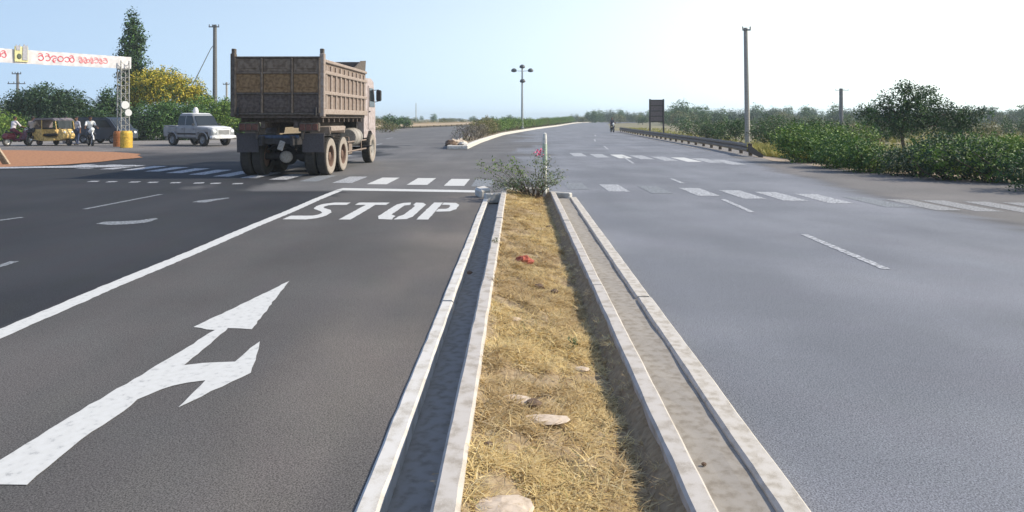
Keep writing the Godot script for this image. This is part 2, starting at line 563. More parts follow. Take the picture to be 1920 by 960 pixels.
func sheet(called: String, pts: Array, y: float, m: Material, kind := "structure") -> MeshInstance3D:
	var poly := PackedVector2Array()
	for p in pts:
		poly.append(Vector2(p[0], p[1]))
	var idx := Geometry2D.triangulate_polygon(poly)
	var g := MB.new()
	for i in range(0, idx.size(), 3):
		var t := []
		for k in 3:
			t.append(Vector3(poly[idx[i + k]].x, y, -poly[idx[i + k]].y))
		g.tri(t[0], t[1], t[2], Vector3.UP)
	var o := part(called, g, m, self)
	o.set_meta("kind", kind)
	return o

func ragged(pts: Array, step: float, amp: float, sd: int, fr := 0.35) -> Array:
	# subdivides an outline and roughens it
	var f := FastNoiseLite.new()
	f.seed = sd; f.frequency = fr; f.fractal_octaves = 3
	var out := []
	for i in pts.size():
		var a := Vector2(pts[i][0], pts[i][1])
		var b := Vector2(pts[(i + 1) % pts.size()][0], pts[(i + 1) % pts.size()][1])
		var n := maxi(1, int((b - a).length() / step))
		var nm := (b - a).orthogonal().normalized()
		for k in n:
			var p := a.lerp(b, float(k) / n)
			p += nm * f.get_noise_2d(p.x, p.y) * amp
			out.append([p.x, p.y])
	return out

func build_ground() -> void:
	var g := MB.new()
	g.has_uv2 = true
	var R := 1400.0
	# one sheet to the horizon
	var q := [Vector3(-R, -0.10, R), Vector3(-R, -0.10, -R), Vector3(R, -0.10, R), Vector3(R, -0.10, -R)]
	for k in [0, 1, 2, 2, 1, 3]:
		var p: Vector3 = q[k]
		g.vert(p, Vector3.UP, Vector2(p.x, p.z) / 14.0)
		g.uv2.append(Vector2(p.x, p.z) / 160.0)
	setting("ground", g, M.field)
	# gravel shoulder between the carriageway and the hedge
	var sh := []
	for d in [22.0, 26.0, 29.0, 34.0, 40.0, 53.0, 70.0, 90.0]:
		sh.append([piecewise(XR, d) - 0.25, d])
	for e in [[13.5, 90.0], [12.0, 70.0], [11.6, 53.0], [11.4, 40.0], [10.9, 31.0], [10.7, 27.0], [11.2, 22.0]]:
		sh.append(e)
	sheet("shoulder", ragged(sh, 0.6, 0.2, 5), 0.006, M.shoulder)
	sheet("sand_strip", ragged([[9.6, 29.0], [9.7, 26.0], [10.2, 22.0], [11.1, 19.3], [12.5, 16.9], [14.7, 14.6], [18.0, 10.2], [20.5, 11.0], [15.8, 15.9], [13.2, 18.6], [11.9, 21.5], [11.0, 26.0], [10.7, 29.4]], 0.5, 0.3, 6), 0.011, M.sand)
	# red earth in the angle between the highway and the side road
	var g2 := []
	for p in [[-60, 315.5], [0, 314], [70, 312], [130, 309], [200, 303], [262, 296], [262, 290], [215, 285.5], [140, 284], [0, 282], [-80, 282]]:
		var w := G(p[0], p[1])
		g2.append([w.x, -w.z])
	sheet("red_earth_verge", ragged(g2, 0.5, 0.22, 8), 0.02, M.soil_red)
	sheet("roadside_dust", ragged([[-44.0, 38.0], [-30.0, 40.5], [-24.0, 42.5], [-19.0, 45.5], [-20.5, 52.5], [-20.2, 99.0], [-26.0, 99.0], [-30.0, 60.0], [-48.0, 60.0], [-60.0, 46.0]], 0.7, 0.7, 9), 0.008, M.shoulder)
	# low earth bank along the far carriageway
	var bk := MB.new()
	var f := FastNoiseLite.new()
	f.seed = 3; f.frequency = 0.12
	var pr := []
	for k in 60:
		var d := 62.0 + k * 1.9
		var x := piecewise(XL, d) - 1.4
		var hh := 0.78 + 0.25 * f.get_noise_1d(d * 3.0)
		pr.append([Vector3(x + 1.2, -0.05, -d), Vector3(x + 0.35, hh, -d), Vector3(x - 0.5, hh + 0.06, -d), Vector3(x - 2.0, -0.06, -d)])
	for k in pr.size() - 1:
		for i in 3:
			bk.poly([pr[k][i], pr[k][i + 1], pr[k + 1][i + 1], pr[k + 1][i]], Vector3(0.4, 1, 0) if i < 2 else Vector3(-0.4, 1, 0))
	setting("earth_bank", bk, M.bank)

# ------------------------------------------------------------------ paint
func paint(called: String, label: String, polys: Array, m: Material, group := "", y := 0.004) -> Node3D:
	# polys: arrays of [x, d] outlines; one marking
	var g := MB.new()
	for pts in polys:
		var poly := PackedVector2Array()
		for p in ragged(pts, 0.07, 0.016, 40 + used.size(), 9.0):
			poly.append(Vector2(p[0], p[1]))
		var idx := Geometry2D.triangulate_polygon(poly)
		if idx.is_empty():
			poly = PackedVector2Array()
			for p in pts:
				poly.append(Vector2(p[0], p[1]))
			idx = Geometry2D.triangulate_polygon(poly)
		for i in range(0, idx.size(), 3):
			var t := []
			for k in 3:
				t.append(Vector3(poly[idx[i + k]].x, y, -poly[idx[i + k]].y))
			g.tri(t[0], t[1], t[2], Vector3.UP)
	var o := part(called, g, m, self)
	tag(o, label, "road marking", group)
	return o

func gpx(list: Array) -> Array:
	var out := []
	for p in list:
		var w := G(p[0], p[1])
		out.append([w.x, -w.z])
	return out

func bar(x0: float, d0: float, x1: float, d1: float, wd: float) -> Array:
	# a painted bar from one ground point to another, wd wide
	var a := Vector2(x0, d0)
	var b := Vector2(x1, d1)
	var n := (b - a).orthogonal().normalized() * wd * 0.5
	return [[a.x + n.x, a.y + n.y], [b.x + n.x, b.y + n.y], [b.x - n.x, b.y - n.y], [a.x - n.x, a.y - n.y]]

func build_markings() -> void:
	var lane := []
	var lane_r := []
	for k in 22:
		var d: float = lerpf(-3.0, 15.35, k / 21.0)
		var x: float = -3.78 - 0.012 * d + 0.012 * sin(d * 1.7)
		lane.append([x - 0.085, d])
		lane_r.append([x + 0.085, d])
	lane_r.reverse()
	paint("lane_line", "long solid white line bounding the turning lane", [lane + lane_r], M.paint)
	paint("stop_line", "white stop line painted across the turning lane before the zebra", [[[-4.05, 15.42], [-4.0, 15.9], [-0.63, 15.35], [-0.63, 14.9]]], M.paint)
	paint("direction_arrow", "white straight-and-right arrow painted in the turning lane", [gpx([[542.5, 527.5], [472.5, 618], [428, 616], [345, 686], [380, 681.5], [440, 679], [462, 660], [487, 641], [481, 668], [470, 700], [436, 717], [334, 765], [385, 714.5], [350, 718.5], [300, 731], [260, 750], [215, 785], [150, 825], [90, 877], [50, 911], [0, 909], [-40, 905], [-45, 888], [0, 864], [150, 771], [280, 695], [350, 652.5], [402, 620], [362.5, 614], [460, 568]])], M.paint)
	# STOP, stencilled letter by letter
	var z0 := 10.95
	var z1 := 13.15
	var S := [[-3.16, 13.15], [-3.46, 13.15], [-3.62, 12.95], [-3.66, 12.6], [-3.6, 12.25], [-3.42, 12.0], [-3.3, 11.75], [-3.3, 11.5], [-3.36, 11.38], [-3.72, 11.38], [-3.72, 10.98], [-3.34, 10.95], [-3.2, 11.1], [-3.14, 11.4], [-3.16, 11.8], [-3.26, 12.1], [-3.44, 12.35], [-3.5, 12.55], [-3.47, 12.74], [-3.4, 12.8], [-3.16, 12.8]]
	paint("painted_letter", "white road letter S at the start of the word STOP", [S], M.paint, "letters of the painted word STOP")
	paint("painted_letter", "white road letter T, second in the word STOP", [[[-3.0, z1], [-2.42, z1], [-2.42, 12.8], [-2.62, 12.8], [-2.63, z0], [-2.82, z0], [-2.8, 12.8], [-3.0, 12.8]]], M.paint, "letters of the painted word STOP")
	paint("painted_letter", "white road letter O in two stencil halves, third in the word STOP", [
		[[-2.02, z1], [-2.14, 13.1], [-2.24, 12.85], [-2.27, 11.3], [-2.2, 11.0], [-1.98, z0], [-2.0, 11.35], [-2.09, 11.5], [-2.07, 12.7], [-1.98, 12.8]],
		[[-1.92, z1], [-1.78, 13.1], [-1.69, 12.85], [-1.7, 11.25], [-1.76, 11.0], [-1.95, z0], [-1.93, 11.33], [-1.88, 11.5], [-1.86, 12.65], [-1.92, 12.8]]], M.paint, "letters of the painted word STOP")
	paint("painted_letter", "white road letter P at the end of the word STOP", [
		[[-1.58, z1], [-1.41, z1], [-1.41, z0], [-1.60, z0]],
		[[-1.395, z1], [-1.16, 13.1], [-1.07, 12.8], [-1.08, 12.2], [-1.16, 11.92], [-1.395, 11.87], [-1.395, 12.22], [-1.26, 12.24], [-1.22, 12.4], [-1.22, 12.65], [-1.26, 12.8], [-1.395, 12.82]]], M.paint, "letters of the painted word STOP")
	# zebra crossing on the turning-lane side, running skew towards the side road
	var rng := RandomNumberGenerator.new()
	rng.seed = 21
	var no := 0
	for s in [[-0.85, 17.2, 2], [-1.50, 17.35, 0], [-2.42, 17.6, 0], [-3.42, 17.75, 0], [-4.35, 18.1, 1], [-5.3, 18.5, 2], [-6.25, 19.0, 1], [-7.2, 19.5, 1], [-8.15, 20.0, 1], [-9.1, 20.6, 1], [-10.05, 21.2, 1], [-11.0, 21.8, 1], [-11.95, 22.3, 1], [-12.9, 22.7, 1], [-13.85, 23.0, 1], [-14.8, 23.1, 1]]:
		var m: Material = [M.paint, M.paint_worn, M.paint_faint][s[2]]
		var x: float = s[0]
		var d: float = s[1]
		var l := 0.92
		no += 1
		paint("zebra_stripe", nth(no) + (" stripe from the median, bright white, on the truck's zebra crossing" if s[2] == 0 else " stripe from the median, worn grey-white, on the truck's zebra crossing"), [[[x - 0.24, d - l], [x + 0.22 + rng.randf() * 0.04, d - l - 0.03], [x + 0.25, d + l], [x - 0.22 - rng.randf() * 0.03, d + l + 0.04]]], m, "stripes of the crossing on the truck's side")
	# the same crossing on the other carriageway
	var near := [[1.38, 16.4, 2], [2.22, 15.95, 1], [3.08, 15.55, 2], [3.95, 15.1, 1], [4.72, 14.6, 1], [5.4, 14.25, 1], [6.1, 13.85, 1], [6.85, 13.3, 2], [7.5, 12.85, 1], [8.1, 12.7, 1], [8.8, 12.5, 1], [9.45, 12.35, 1]]
	no = 0
	for s in near:
		var m: Material = [M.paint, M.paint_worn, M.paint_faint][s[2]]
		if float(s[0]) > 7.2: m = M.paint_mid
		no += 1
		var x: float = s[0]
		var d: float = s[1]
		paint("zebra_stripe", nth(no) + (" stripe from the median, scuffed white, on the crossing towards the hedge" if s[2] == 1 else " stripe from the median, nearly worn away, on the crossing towards the hedge"), [[[x - 0.22, d - 0.8], [x + 0.24, d - 0.82], [x + 0.21, d + 0.78], [x - 0.24, d + 0.84]]], m, "stripes of the crossing at the median's end", 0.004)
	# crossing farther on
	no = 0
	for p in [[1083.5, 290], [1123.6, 292], [1164, 293.3], [1203, 295], [1245, 297.5], [1286, 299.3], [1325, 301], [1363, 304]]:
		var w := G(p[0], p[1])
		no += 1
		paint("zebra_stripe", nth(no) + " stripe from the divider on the farther crossing before the guard rail", [[[w.x - 0.27, -w.z - 1.4], [w.x + 0.27, -w.z - 1.4], [w.x + 0.27, -w.z + 1.4], [w.x - 0.27, -w.z + 1.4]]], M.paint_worn if int(p[0]) % 2 else M.paint, "stripes of the farther crossing")
	# lane dashes
	no = 0
	for e in [[3.91, 7.35, 3.95, 9.55], [4.0, 11.8, 4.06, 13.7], [4.08, 17.1, 4.08, 18.4], [4.12, 24.6, 4.42, 29.0], [4.7, 36.0, 5.0, 40.0], [5.4, 48.0, 5.9, 53.0], [7.0, 62.0, 7.6, 68.0]]:
		no += 1
		paint("lane_dash", nth(no) + " white lane dash, counted along the median's right towards the sign board", [bar(e[0], e[1], e[2], e[3], 0.10)], M.paint_worn, "lane dashes of the far carriageway")
	no = 0
	for e in [[-7.62, 12.2, -7.5, 14.6], [-5.5, 6.2, -5.62, 7.75], [-8.2, 10.6, -8.0, 11.2], [-7.1, 27.0, -7.2, 30.0], [-8.4, 40.0, -8.6, 44.0], [-10.2, 54.0, -10.4, 58.0]]:
		no += 1
		paint("lane_dash", ["long faint dash on dark asphalt between sand trace and zebra", "short pale dash on dark asphalt beside the arrow's lane line", "faint short dash on dark asphalt near the curved sand trace", "white dash on the road ahead of the truck", "white dash on the road level with the divider's nose", "white dash on the road beside the divider's dead shrubs"][no - 1], [bar(e[0], e[1], e[2], e[3], 0.10)], M.paint_faint if e[1] < 20 else M.paint_worn, "lane dashes on the dark asphalt")
	# row of short give-way blocks before the crossing
	for k in 8:
		var w := G(168 + k * 40 + rng.randf_range(-7, 7), 340.5 + k * 0.6)
		paint("give_way_block", nth(8 - k) + " small give-way block from the truck, before the zebra", [bar(w.x - 0.10, -w.z, w.x + 0.12, -w.z + 0.05, 0.28)], M.paint_worn, "give-way blocks before the crossing")
	paint("edge_line", "broad worn white edge line beside the red earth", [gpx([[-70, 318.5], [0, 317.5], [90, 316.2], [200, 315], [255, 312.5], [255, 310.5], [200, 310.8], [120, 312.2], [0, 314.6], [-70, 315.5]])], M.paint_worn, "", 0.024)
	paint("dust_trace", "pale curved trace of spilled sand on the dark asphalt", [gpx([[180, 420], [205, 422], [240, 421], [275, 417.5], [296, 411], [292, 409], [262, 413.5], [225, 415.5], [196, 416]])], M.paint_faint)
	paint("dust_trace", "short pale smear of sand beside the lane line", [gpx([[360, 379.5], [385, 380], [405, 376], [430, 372], [428, 370.8], [398, 373.6], [372, 376.5]])], M.paint_faint)

# ------------------------------------------------------------------ the median in front of the camera
const END := 13.7
func bed_height(x: float, d: float) -> float:
	var u := clampf((x + 0.2) / 0.78, 0.0, 1.0)
	return lerpf(0.165, 0.0, u) + 0.12 * smoothstep(0.54, 0.645, x) + 0.035 * warp.get_noise_2d(x * 30.0, d * 22.0) + 0.015 * warp.get_noise_2d(x * 110.0, d * 110.0)

func build_median() -> Node3D:
	var o := thing("median", "", "")
	o.set_meta("kind", "structure")
	# kerbs: four rows of long cast stones with open joints
	var rows := [["kerb_stone", -0.664, -0.559, 0.022, M.kerb], ["kerb_stone", -0.309, -0.205, 0.20, M.kerb_grey], ["kerb_stone", 0.639, 0.742, 0.16, M.kerb_grey], ["kerb_stone", 1.029, 1.162, 0.06, M.kerb_buff]]
	var joints := [-1.6, 2.2, 6.0, 9.8, 13.6]
	var rng := RandomNumberGenerator.new()
	rng.seed = 5
	for r in rows:
		var x0: float = r[1]
		var x1: float = r[2]
		var h: float = r[3]
		for k in joints.size() - 1:
			var a: float = joints[k] + 0.012
			var b: float = joints[k + 1] - 0.012
			var g := MB.new()
			var lift := rng.randf_range(-0.004, 0.004)
			var sl := rng.randf_range(-0.004, 0.004)
			# long stone with slightly worn, wavering arrises
			var n := 26
			var prev := []
			for i in n + 1:
				var d := lerpf(a, b, float(i) / n)
				var e0 := 0.012 + 0.010 * absf(warp.get_noise_2d(d * 60.0, x0 * 90.0))
				var e1 := 0.012 + 0.010 * absf(warp.get_noise_2d(d * 55.0, x1 * 90.0 + 40.0))
				var w0 := x0 + sl + 0.004 * warp.get_noise_1d(d * 12.0 + x0)
				var w1 := x1 + sl + 0.004 * warp.get_noise_1d(d * 12.0 + x1 + 9.0)
				var y := h + lift + 0.003 * warp.get_noise_1d(d * 25.0)
				var ring := [Vector3(w0, -0.16, -d), Vector3(w0, y - e0, -d), Vector3(w0 + e0, y, -d), Vector3(w1 - e1, y, -d), Vector3(w1, y - e1, -d), Vector3(w1, -0.16, -d)]
				if prev.size():
					for q in 5:
						var outv := [Vector3(-1, 0, 0), Vector3(-1, 1, 0), Vector3(0, 1, 0), Vector3(1, 1, 0), Vector3(1, 0, 0)]
						g.poly([prev[q], prev[q + 1], ring[q + 1], ring[q]], outv[q])
				if i == 0: g.poly(ring, Vector3(0, 0, 1))
				if i == n: g.poly(ring, Vector3(0, 0, -1))
				prev = ring
			part(r[0], g, r[4], o)
	# gutter channels
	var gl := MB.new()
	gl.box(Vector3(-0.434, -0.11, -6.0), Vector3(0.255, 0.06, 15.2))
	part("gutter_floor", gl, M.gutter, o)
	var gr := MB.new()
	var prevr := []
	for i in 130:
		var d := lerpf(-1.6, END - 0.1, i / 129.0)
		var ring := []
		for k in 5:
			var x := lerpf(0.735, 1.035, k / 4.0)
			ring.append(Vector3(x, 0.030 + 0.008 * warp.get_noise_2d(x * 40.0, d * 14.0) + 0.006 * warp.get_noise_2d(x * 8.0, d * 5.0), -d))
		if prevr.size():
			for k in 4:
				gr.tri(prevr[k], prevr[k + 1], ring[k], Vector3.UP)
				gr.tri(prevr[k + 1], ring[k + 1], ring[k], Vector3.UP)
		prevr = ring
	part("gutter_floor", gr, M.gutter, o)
	# end of the median: short return kerbs, broken at the left corner
	for e in [[Vector3(-0.45, 0.02, -13.75), Vector3(0.42, 0.2, 0.12), 0.35], [Vector3(-0.08, 0.08, -14.05), Vector3(0.42, 0.24, 0.12), 0.5], [Vector3(0.40, 0.08, -14.28), Vector3(0.5, 0.2, 0.12), 0.0], [Vector3(0.87, 0.03, -14.0), Vector3(0.5, 0.16, 0.12), -0.6]]:
		var g := MB.new()
		g.box(e[0], e[1], 0.02, Basis(Vector3.UP, e[2]))
		part("kerb_stone", g, M.kerb, o)
	var bs := MB.new()
	bs.box(Vector3(-0.70, 0.09, -14.15), Vector3(0.26, 0.2, 0.3), 0.04, Basis.from_euler(Vector3(0.12, 0.5, 0.1)))
	part("broken_kerb_stone", bs, M.kerb, o)
	# planting bed
	var bed := MB.new()
	var nx := 18
	var nd := 260
	var grid := []
	for j in nd + 1:
		var d := lerpf(-1.5, 14.3, float(j) / nd)
		var row := []
		for i in nx + 1:
			var x := lerpf(-0.21, 0.645, float(i) / nx)
			row.append(Vector3(x, bed_height(x, d), -d))
		grid.append(row)
	for j in nd:
		for i in nx:
			bed.tri(grid[j][i], grid[j][i + 1], grid[j + 1][i], Vector3.UP)
			bed.tri(grid[j][i + 1], grid[j + 1][i + 1], grid[j + 1][i], Vector3.UP)
	part("soil_bed", bed, M.bed, o)
	return o

func straw_clump(rng: RandomNumberGenerator, blades: int, green: float) -> MB:
	var g := MB.new()
	for b in blades:
		var a := rng.randf() * TAU
		var r := rng.randf() * 0.06
		var p := Vector3(cos(a) * r, rng.randf() * 0.012, sin(a) * r)
		var dir := Vector3(cos(a + rng.randfn(0, 1.2)), rng.randf_range(-0.05, 0.55), sin(a + rng.randfn(0, 1.2))).normalized()
		var l := rng.randf_range(0.035, 0.11)
		var w := rng.randf_range(0.0014, 0.0032)
		var t := rng.randf()
		var col := Color(0.53, 0.385, 0.16).lerp(Color(0.80, 0.65, 0.33), t)
		if rng.randf() < 0.10: col = Color(0.24, 0.15, 0.05)
		if rng.randf() < 0.12: col = Color(0.80, 0.70, 0.44)
		if rng.randf() < green: col = Color(0.20, 0.22, 0.06)
		g.col = col
		var side := dir.cross(Vector3.UP).normalized() * w
		var up := Vector3.UP * w
		var bend := Vector3(rng.randfn(0, 0.4), rng.randf_range(-0.9, -0.1), rng.randfn(0, 0.4))
		var q := p
		var d := dir
		for s in 3:
			var q2 := q + d * l / 3.0
			if q2.y < 0.003: q2.y = 0.003
			var f := 1.0 - s * 0.25
			var f2 := 1.0 - (s + 1) * 0.28
			g.tri(q - side * f, q + side * f, q2 - side * f2 + up, Vector3.UP)
			g.tri(q + side * f, q2 + side * f2 + up, q2 - side * f2 + up, Vector3.UP)
			q = q2
			d = (d + bend * 0.45).normalized()
	return g

func build_bed_cover() -> void:
	var rng := RandomNumberGenerator.new()
	rng.seed = 44
	var bare := [P(962, 748, 4.0), P(1010, 782, 3.7), P(938, 945, 2.75), P(985, 492, 7.6), P(950, 595, 5.5)]
	var root := thing("dry_grass", "matted golden dry grass covering the median bed", "grass")
	root.set_meta("kind", "stuff")
	for v in 3:
		var mm := MultiMesh.new()
		mm.transform_format = MultiMesh.TRANSFORM_3D
		mm.use_colors = true
		mm.mesh = straw_clump(rng, 26, 0.02).mesh(M.straw)
		var xs := []
		var tints := []
		for k in 3400:
			var d := 1.3 + 12.7 * pow(rng.randf(), 1.25)
			var x := rng.randf_range(-0.2, 0.625)
			var dens := warp.get_noise_2d(x * 22.0 + 300.0, d * 14.0)
			if dens < -0.21 and rng.randf() < 0.8: continue
			var skip := false
			for b in bare:
				if Vector2(x - b.x, (d + b.z) * 0.8).length() < 0.10: skip = true
			if skip: continue
			var sc := rng.randf_range(0.6, 1.15)
			if x > 0.54:
				if rng.randf() < 0.6: continue
				sc *= 0.6
			var tn := warp.get_noise_2d(x * 9.0 + 90.0, d * 6.0) + rng.randfn(0, 0.12)
			tints.append(Color(0.95, 0.92, 0.82).lerp(Color(0.72, 0.66, 0.62), clampf(0.5 - tn * 2.2, 0.0, 1.0)))
			xs.append(Transform3D(Basis.from_euler(Vector3(rng.randfn(0, 0.15), rng.randf() * TAU, rng.randfn(0, 0.15))).scaled(Vector3(sc, sc * 0.62, sc)), Vector3(x, bed_height(x, d) - 0.002, -d)))
		mm.instance_count = xs.size()
		for k in xs.size():
			mm.set_instance_transform(k, xs[k])
			mm.set_instance_color(k, tints[k])
		var mi := MultiMeshInstance3D.new()
		mi.multimesh = mm
		mi.name = "blades"
		root.add_child(mi, true)
	# small green weeds
	for e in [[930, 470, "small green weed by the inner kerb behind the red wrapper"], [1075, 640, "small green weed in the grass before the shaded edge"]]:
		var p := G(e[0], e[1], 0.1)
		p.y = bed_height(p.x, -p.z)
		var t := thing("weed", e[2], "weed", p)
		var g := MB.new()
		for k in 20:
			var a := rng.randf() * TAU
			var r := rng.randf() * 0.045
			g.col = [Color(0.06, 0.09, 0.025), Color(0.10, 0.13, 0.04), Color(0.16, 0.16, 0.06)][rng.randi() % 3]
			leaf(g, Vector3(cos(a) * r, 0.02 + rng.randf() * 0.06, sin(a) * r), Vector3(rng.randfn(), 1.2, rng.randfn()).normalized(), rng.randf_range(0.02, 0.045), rng, 0.5)
		part("leaves", g, M.leaf, t)
	# pale flat stones, clods, litter
	var st := [[962, 748, 0.11, 0.016, 0.07, "pale flat stone half buried in dry grass beside a dark clod"], [1012, 784, 0.15, 0.016, 0.055, "long low grey-pink stone lying in the dry grass"], [940, 948, 0.12, 0.022, 0.08, "broad rounded pale stone in the grass beside the inner kerb"], [958, 596, 0.07, 0.014, 0.045, "small pale stone sunk in the middle of the grass"], [1090, 690, 0.05, 0.014, 0.035, "small buff stone near the shaded edge of the grass"]]
	for s in st:
		var y := 0.12
		var p := G(s[0], s[1], y)
		y = bed_height(p.x, -p.z)
		p = G(s[0], s[1], y + 0.02)
		var g := MB.new()
		rock(g, Vector3.ZERO, Vector3(s[2], s[3], s[4]), rng, 0.16)
		var o := part("flat_stone", g, M.stone, self)
		o.position = Vector3(p.x, y + 0.012, p.z)
		tag(o, s[5], "stone", "stones in the median bed")
	var ci := 0
	for s in [[1000, 762, 0.045], [1030, 428, 0.05], [1010, 540, 0.05], [880, 512, 0.03], [915, 835, 0.02], [1040, 548, 0.035], [1320, 871, 0.012]]:
		ci += 1
		var p := G(s[0], s[1], 0.12)
		var y := bed_height(p.x, -p.z) if p.x < 0.62 and p.x > -0.2 else (0.12 if p.x > 0 else 0.02)
		p = G(s[0], s[1], y)
		if p.x > 0.62:
			y = 0.035
			p = G(s[0], s[1], y)
		var g := MB.new()
		rock(g, Vector3.ZERO, Vector3(s[2], s[2] * 0.6, s[2] * 0.8), rng, 0.25)
		var o := part("earth_clod", g, M.clod, self)
		o.position = Vector3(p.x, y + s[2] * 0.2, p.z)
		tag(o, ["dark clod leaning on the pale flat stone in the grass", "dark clod in the grass near the shrub", "dark clod in mid-grass behind the red wrapper", "dark clod in the left gutter", "tiny dark clod beside the left inner kerb", "dark clod at the shaded side of the grass", "tiny dark pebble on the right gutter floor"][ci - 1], "clod", "dark clods in the median")
	var lit := MB.new()
	var pl := G(981, 492, 0.12)
	rock(lit, Vector3.ZERO, Vector3(0.085, 0.045, 0.07), rng, 0.5)
	var lo := part("crumpled_wrapper", lit, M.red_litter, self)
	lo.position = Vector3(pl.x, bed_height(pl.x, -pl.z) + 0.03, pl.z)
	tag(lo, "crumpled red-brown wrapper lying on the dry grass", "litter")

func rock(g: MB, ctr: Vector3, r: Vector3, rng: RandomNumberGenerator, rough: float) -> void:
	# a lumpy stone
	var f := FastNoiseLite.new()
	f.seed = rng.randi() % 10000
	f.frequency = 1.1
	var seg := 12
	var rings := 8
	var pt := func(i: int, j: int) -> Vector3:
		var t := PI * j / rings - PI / 2
		var a := TAU * (i % seg) / seg
		var d := Vector3(cos(a) * cos(t), sin(t), sin(a) * cos(t))
		return ctr + d * r * (1.0 + rough * f.get_noise_3dv(d * 1.6) * 1.6)
	for j in rings:
		for i in seg:
			var a: Vector3 = pt.call(i, j)
			var b: Vector3 = pt.call(i + 1, j)
			var c: Vector3 = pt.call(i, j + 1)
			var e: Vector3 = pt.call(i + 1, j + 1)
			var o := (a + b + c + e) / 4.0 - ctr
			g.tri(a, b, c, o)
			g.tri(b, e, c, o)

# ------------------------------------------------------------------ vehicles
const ACROSS := Basis(Vector3(0, -1, 0), Vector3(1, 0, 0), Vector3(0, 0, 1))   # local y of a lathe along x

func wheel(parent: Node3D, ctr: Vector3, r: float, w: float, side: float, tyre_m: Material, wall_m: Material, rim_m: Material, deep := true) -> void:
	var o := group_part("wheel", parent, ctr)
	var g := MB.new()
	var h := w / 2
	g.lathe([Vector2(r * 0.60, -h * 0.9), Vector2(r * 0.92, -h), Vector2(r, -h * 0.72), Vector2(r, h * 0.72), Vector2(r * 0.92, h), Vector2(r * 0.60, h * 0.9)], 28, Vector3.ZERO, ACROSS)
	# tread bars
	for k in 28:
		var a := TAU * k / 28
		g.box(Vector3(0, sin(a) * r, cos(a) * r), Vector3(w * 0.66, r * 0.03, r * 0.1), 0.0, Basis(Vector3.RIGHT, -a + PI / 2))
	part("tyre", g, tyre_m, o)
	var s := MB.new()
	s.lathe([Vector2(r * 0.58, side * h * 0.93), Vector2(r * 0.62, side * h * 0.97), Vector2(r * 0.9, side * (h + 0.004)), Vector2(r * 0.955, side * h * 0.93)], 28, Vector3.ZERO, ACROSS)
	part("sidewall", s, wall_m, o)
	var q := MB.new()
	var dish := -0.5 if deep else 0.35
	q.lathe([Vector2(r * 0.60, side * h * 0.9), Vector2(r * 0.54, side * h * 0.8), Vector2(r * 0.46, side * h * dish), Vector2(r * 0.24, side * h * (dish + 0.1)), Vector2(r * 0.22, side * h * 0.7), Vector2(r * 0.1, side * h * 0.85), Vector2(0.001, side * h * 0.85)], 24, Vector3.ZERO, ACROSS)
	for k in 8:
		var a := TAU * k / 8
		q.box(Vector3(side * h * (dish + 0.15), sin(a) * r * 0.34, cos(a) * r * 0.34), Vector3(0.05, 0.035, 0.035))
	q.lathe([Vector2(0.001, -side * h * 0.5), Vector2(r * 0.60, -side * h * 0.5)], 20, Vector3.ZERO, ACROSS)
	part("rim", q, rim_m, o)

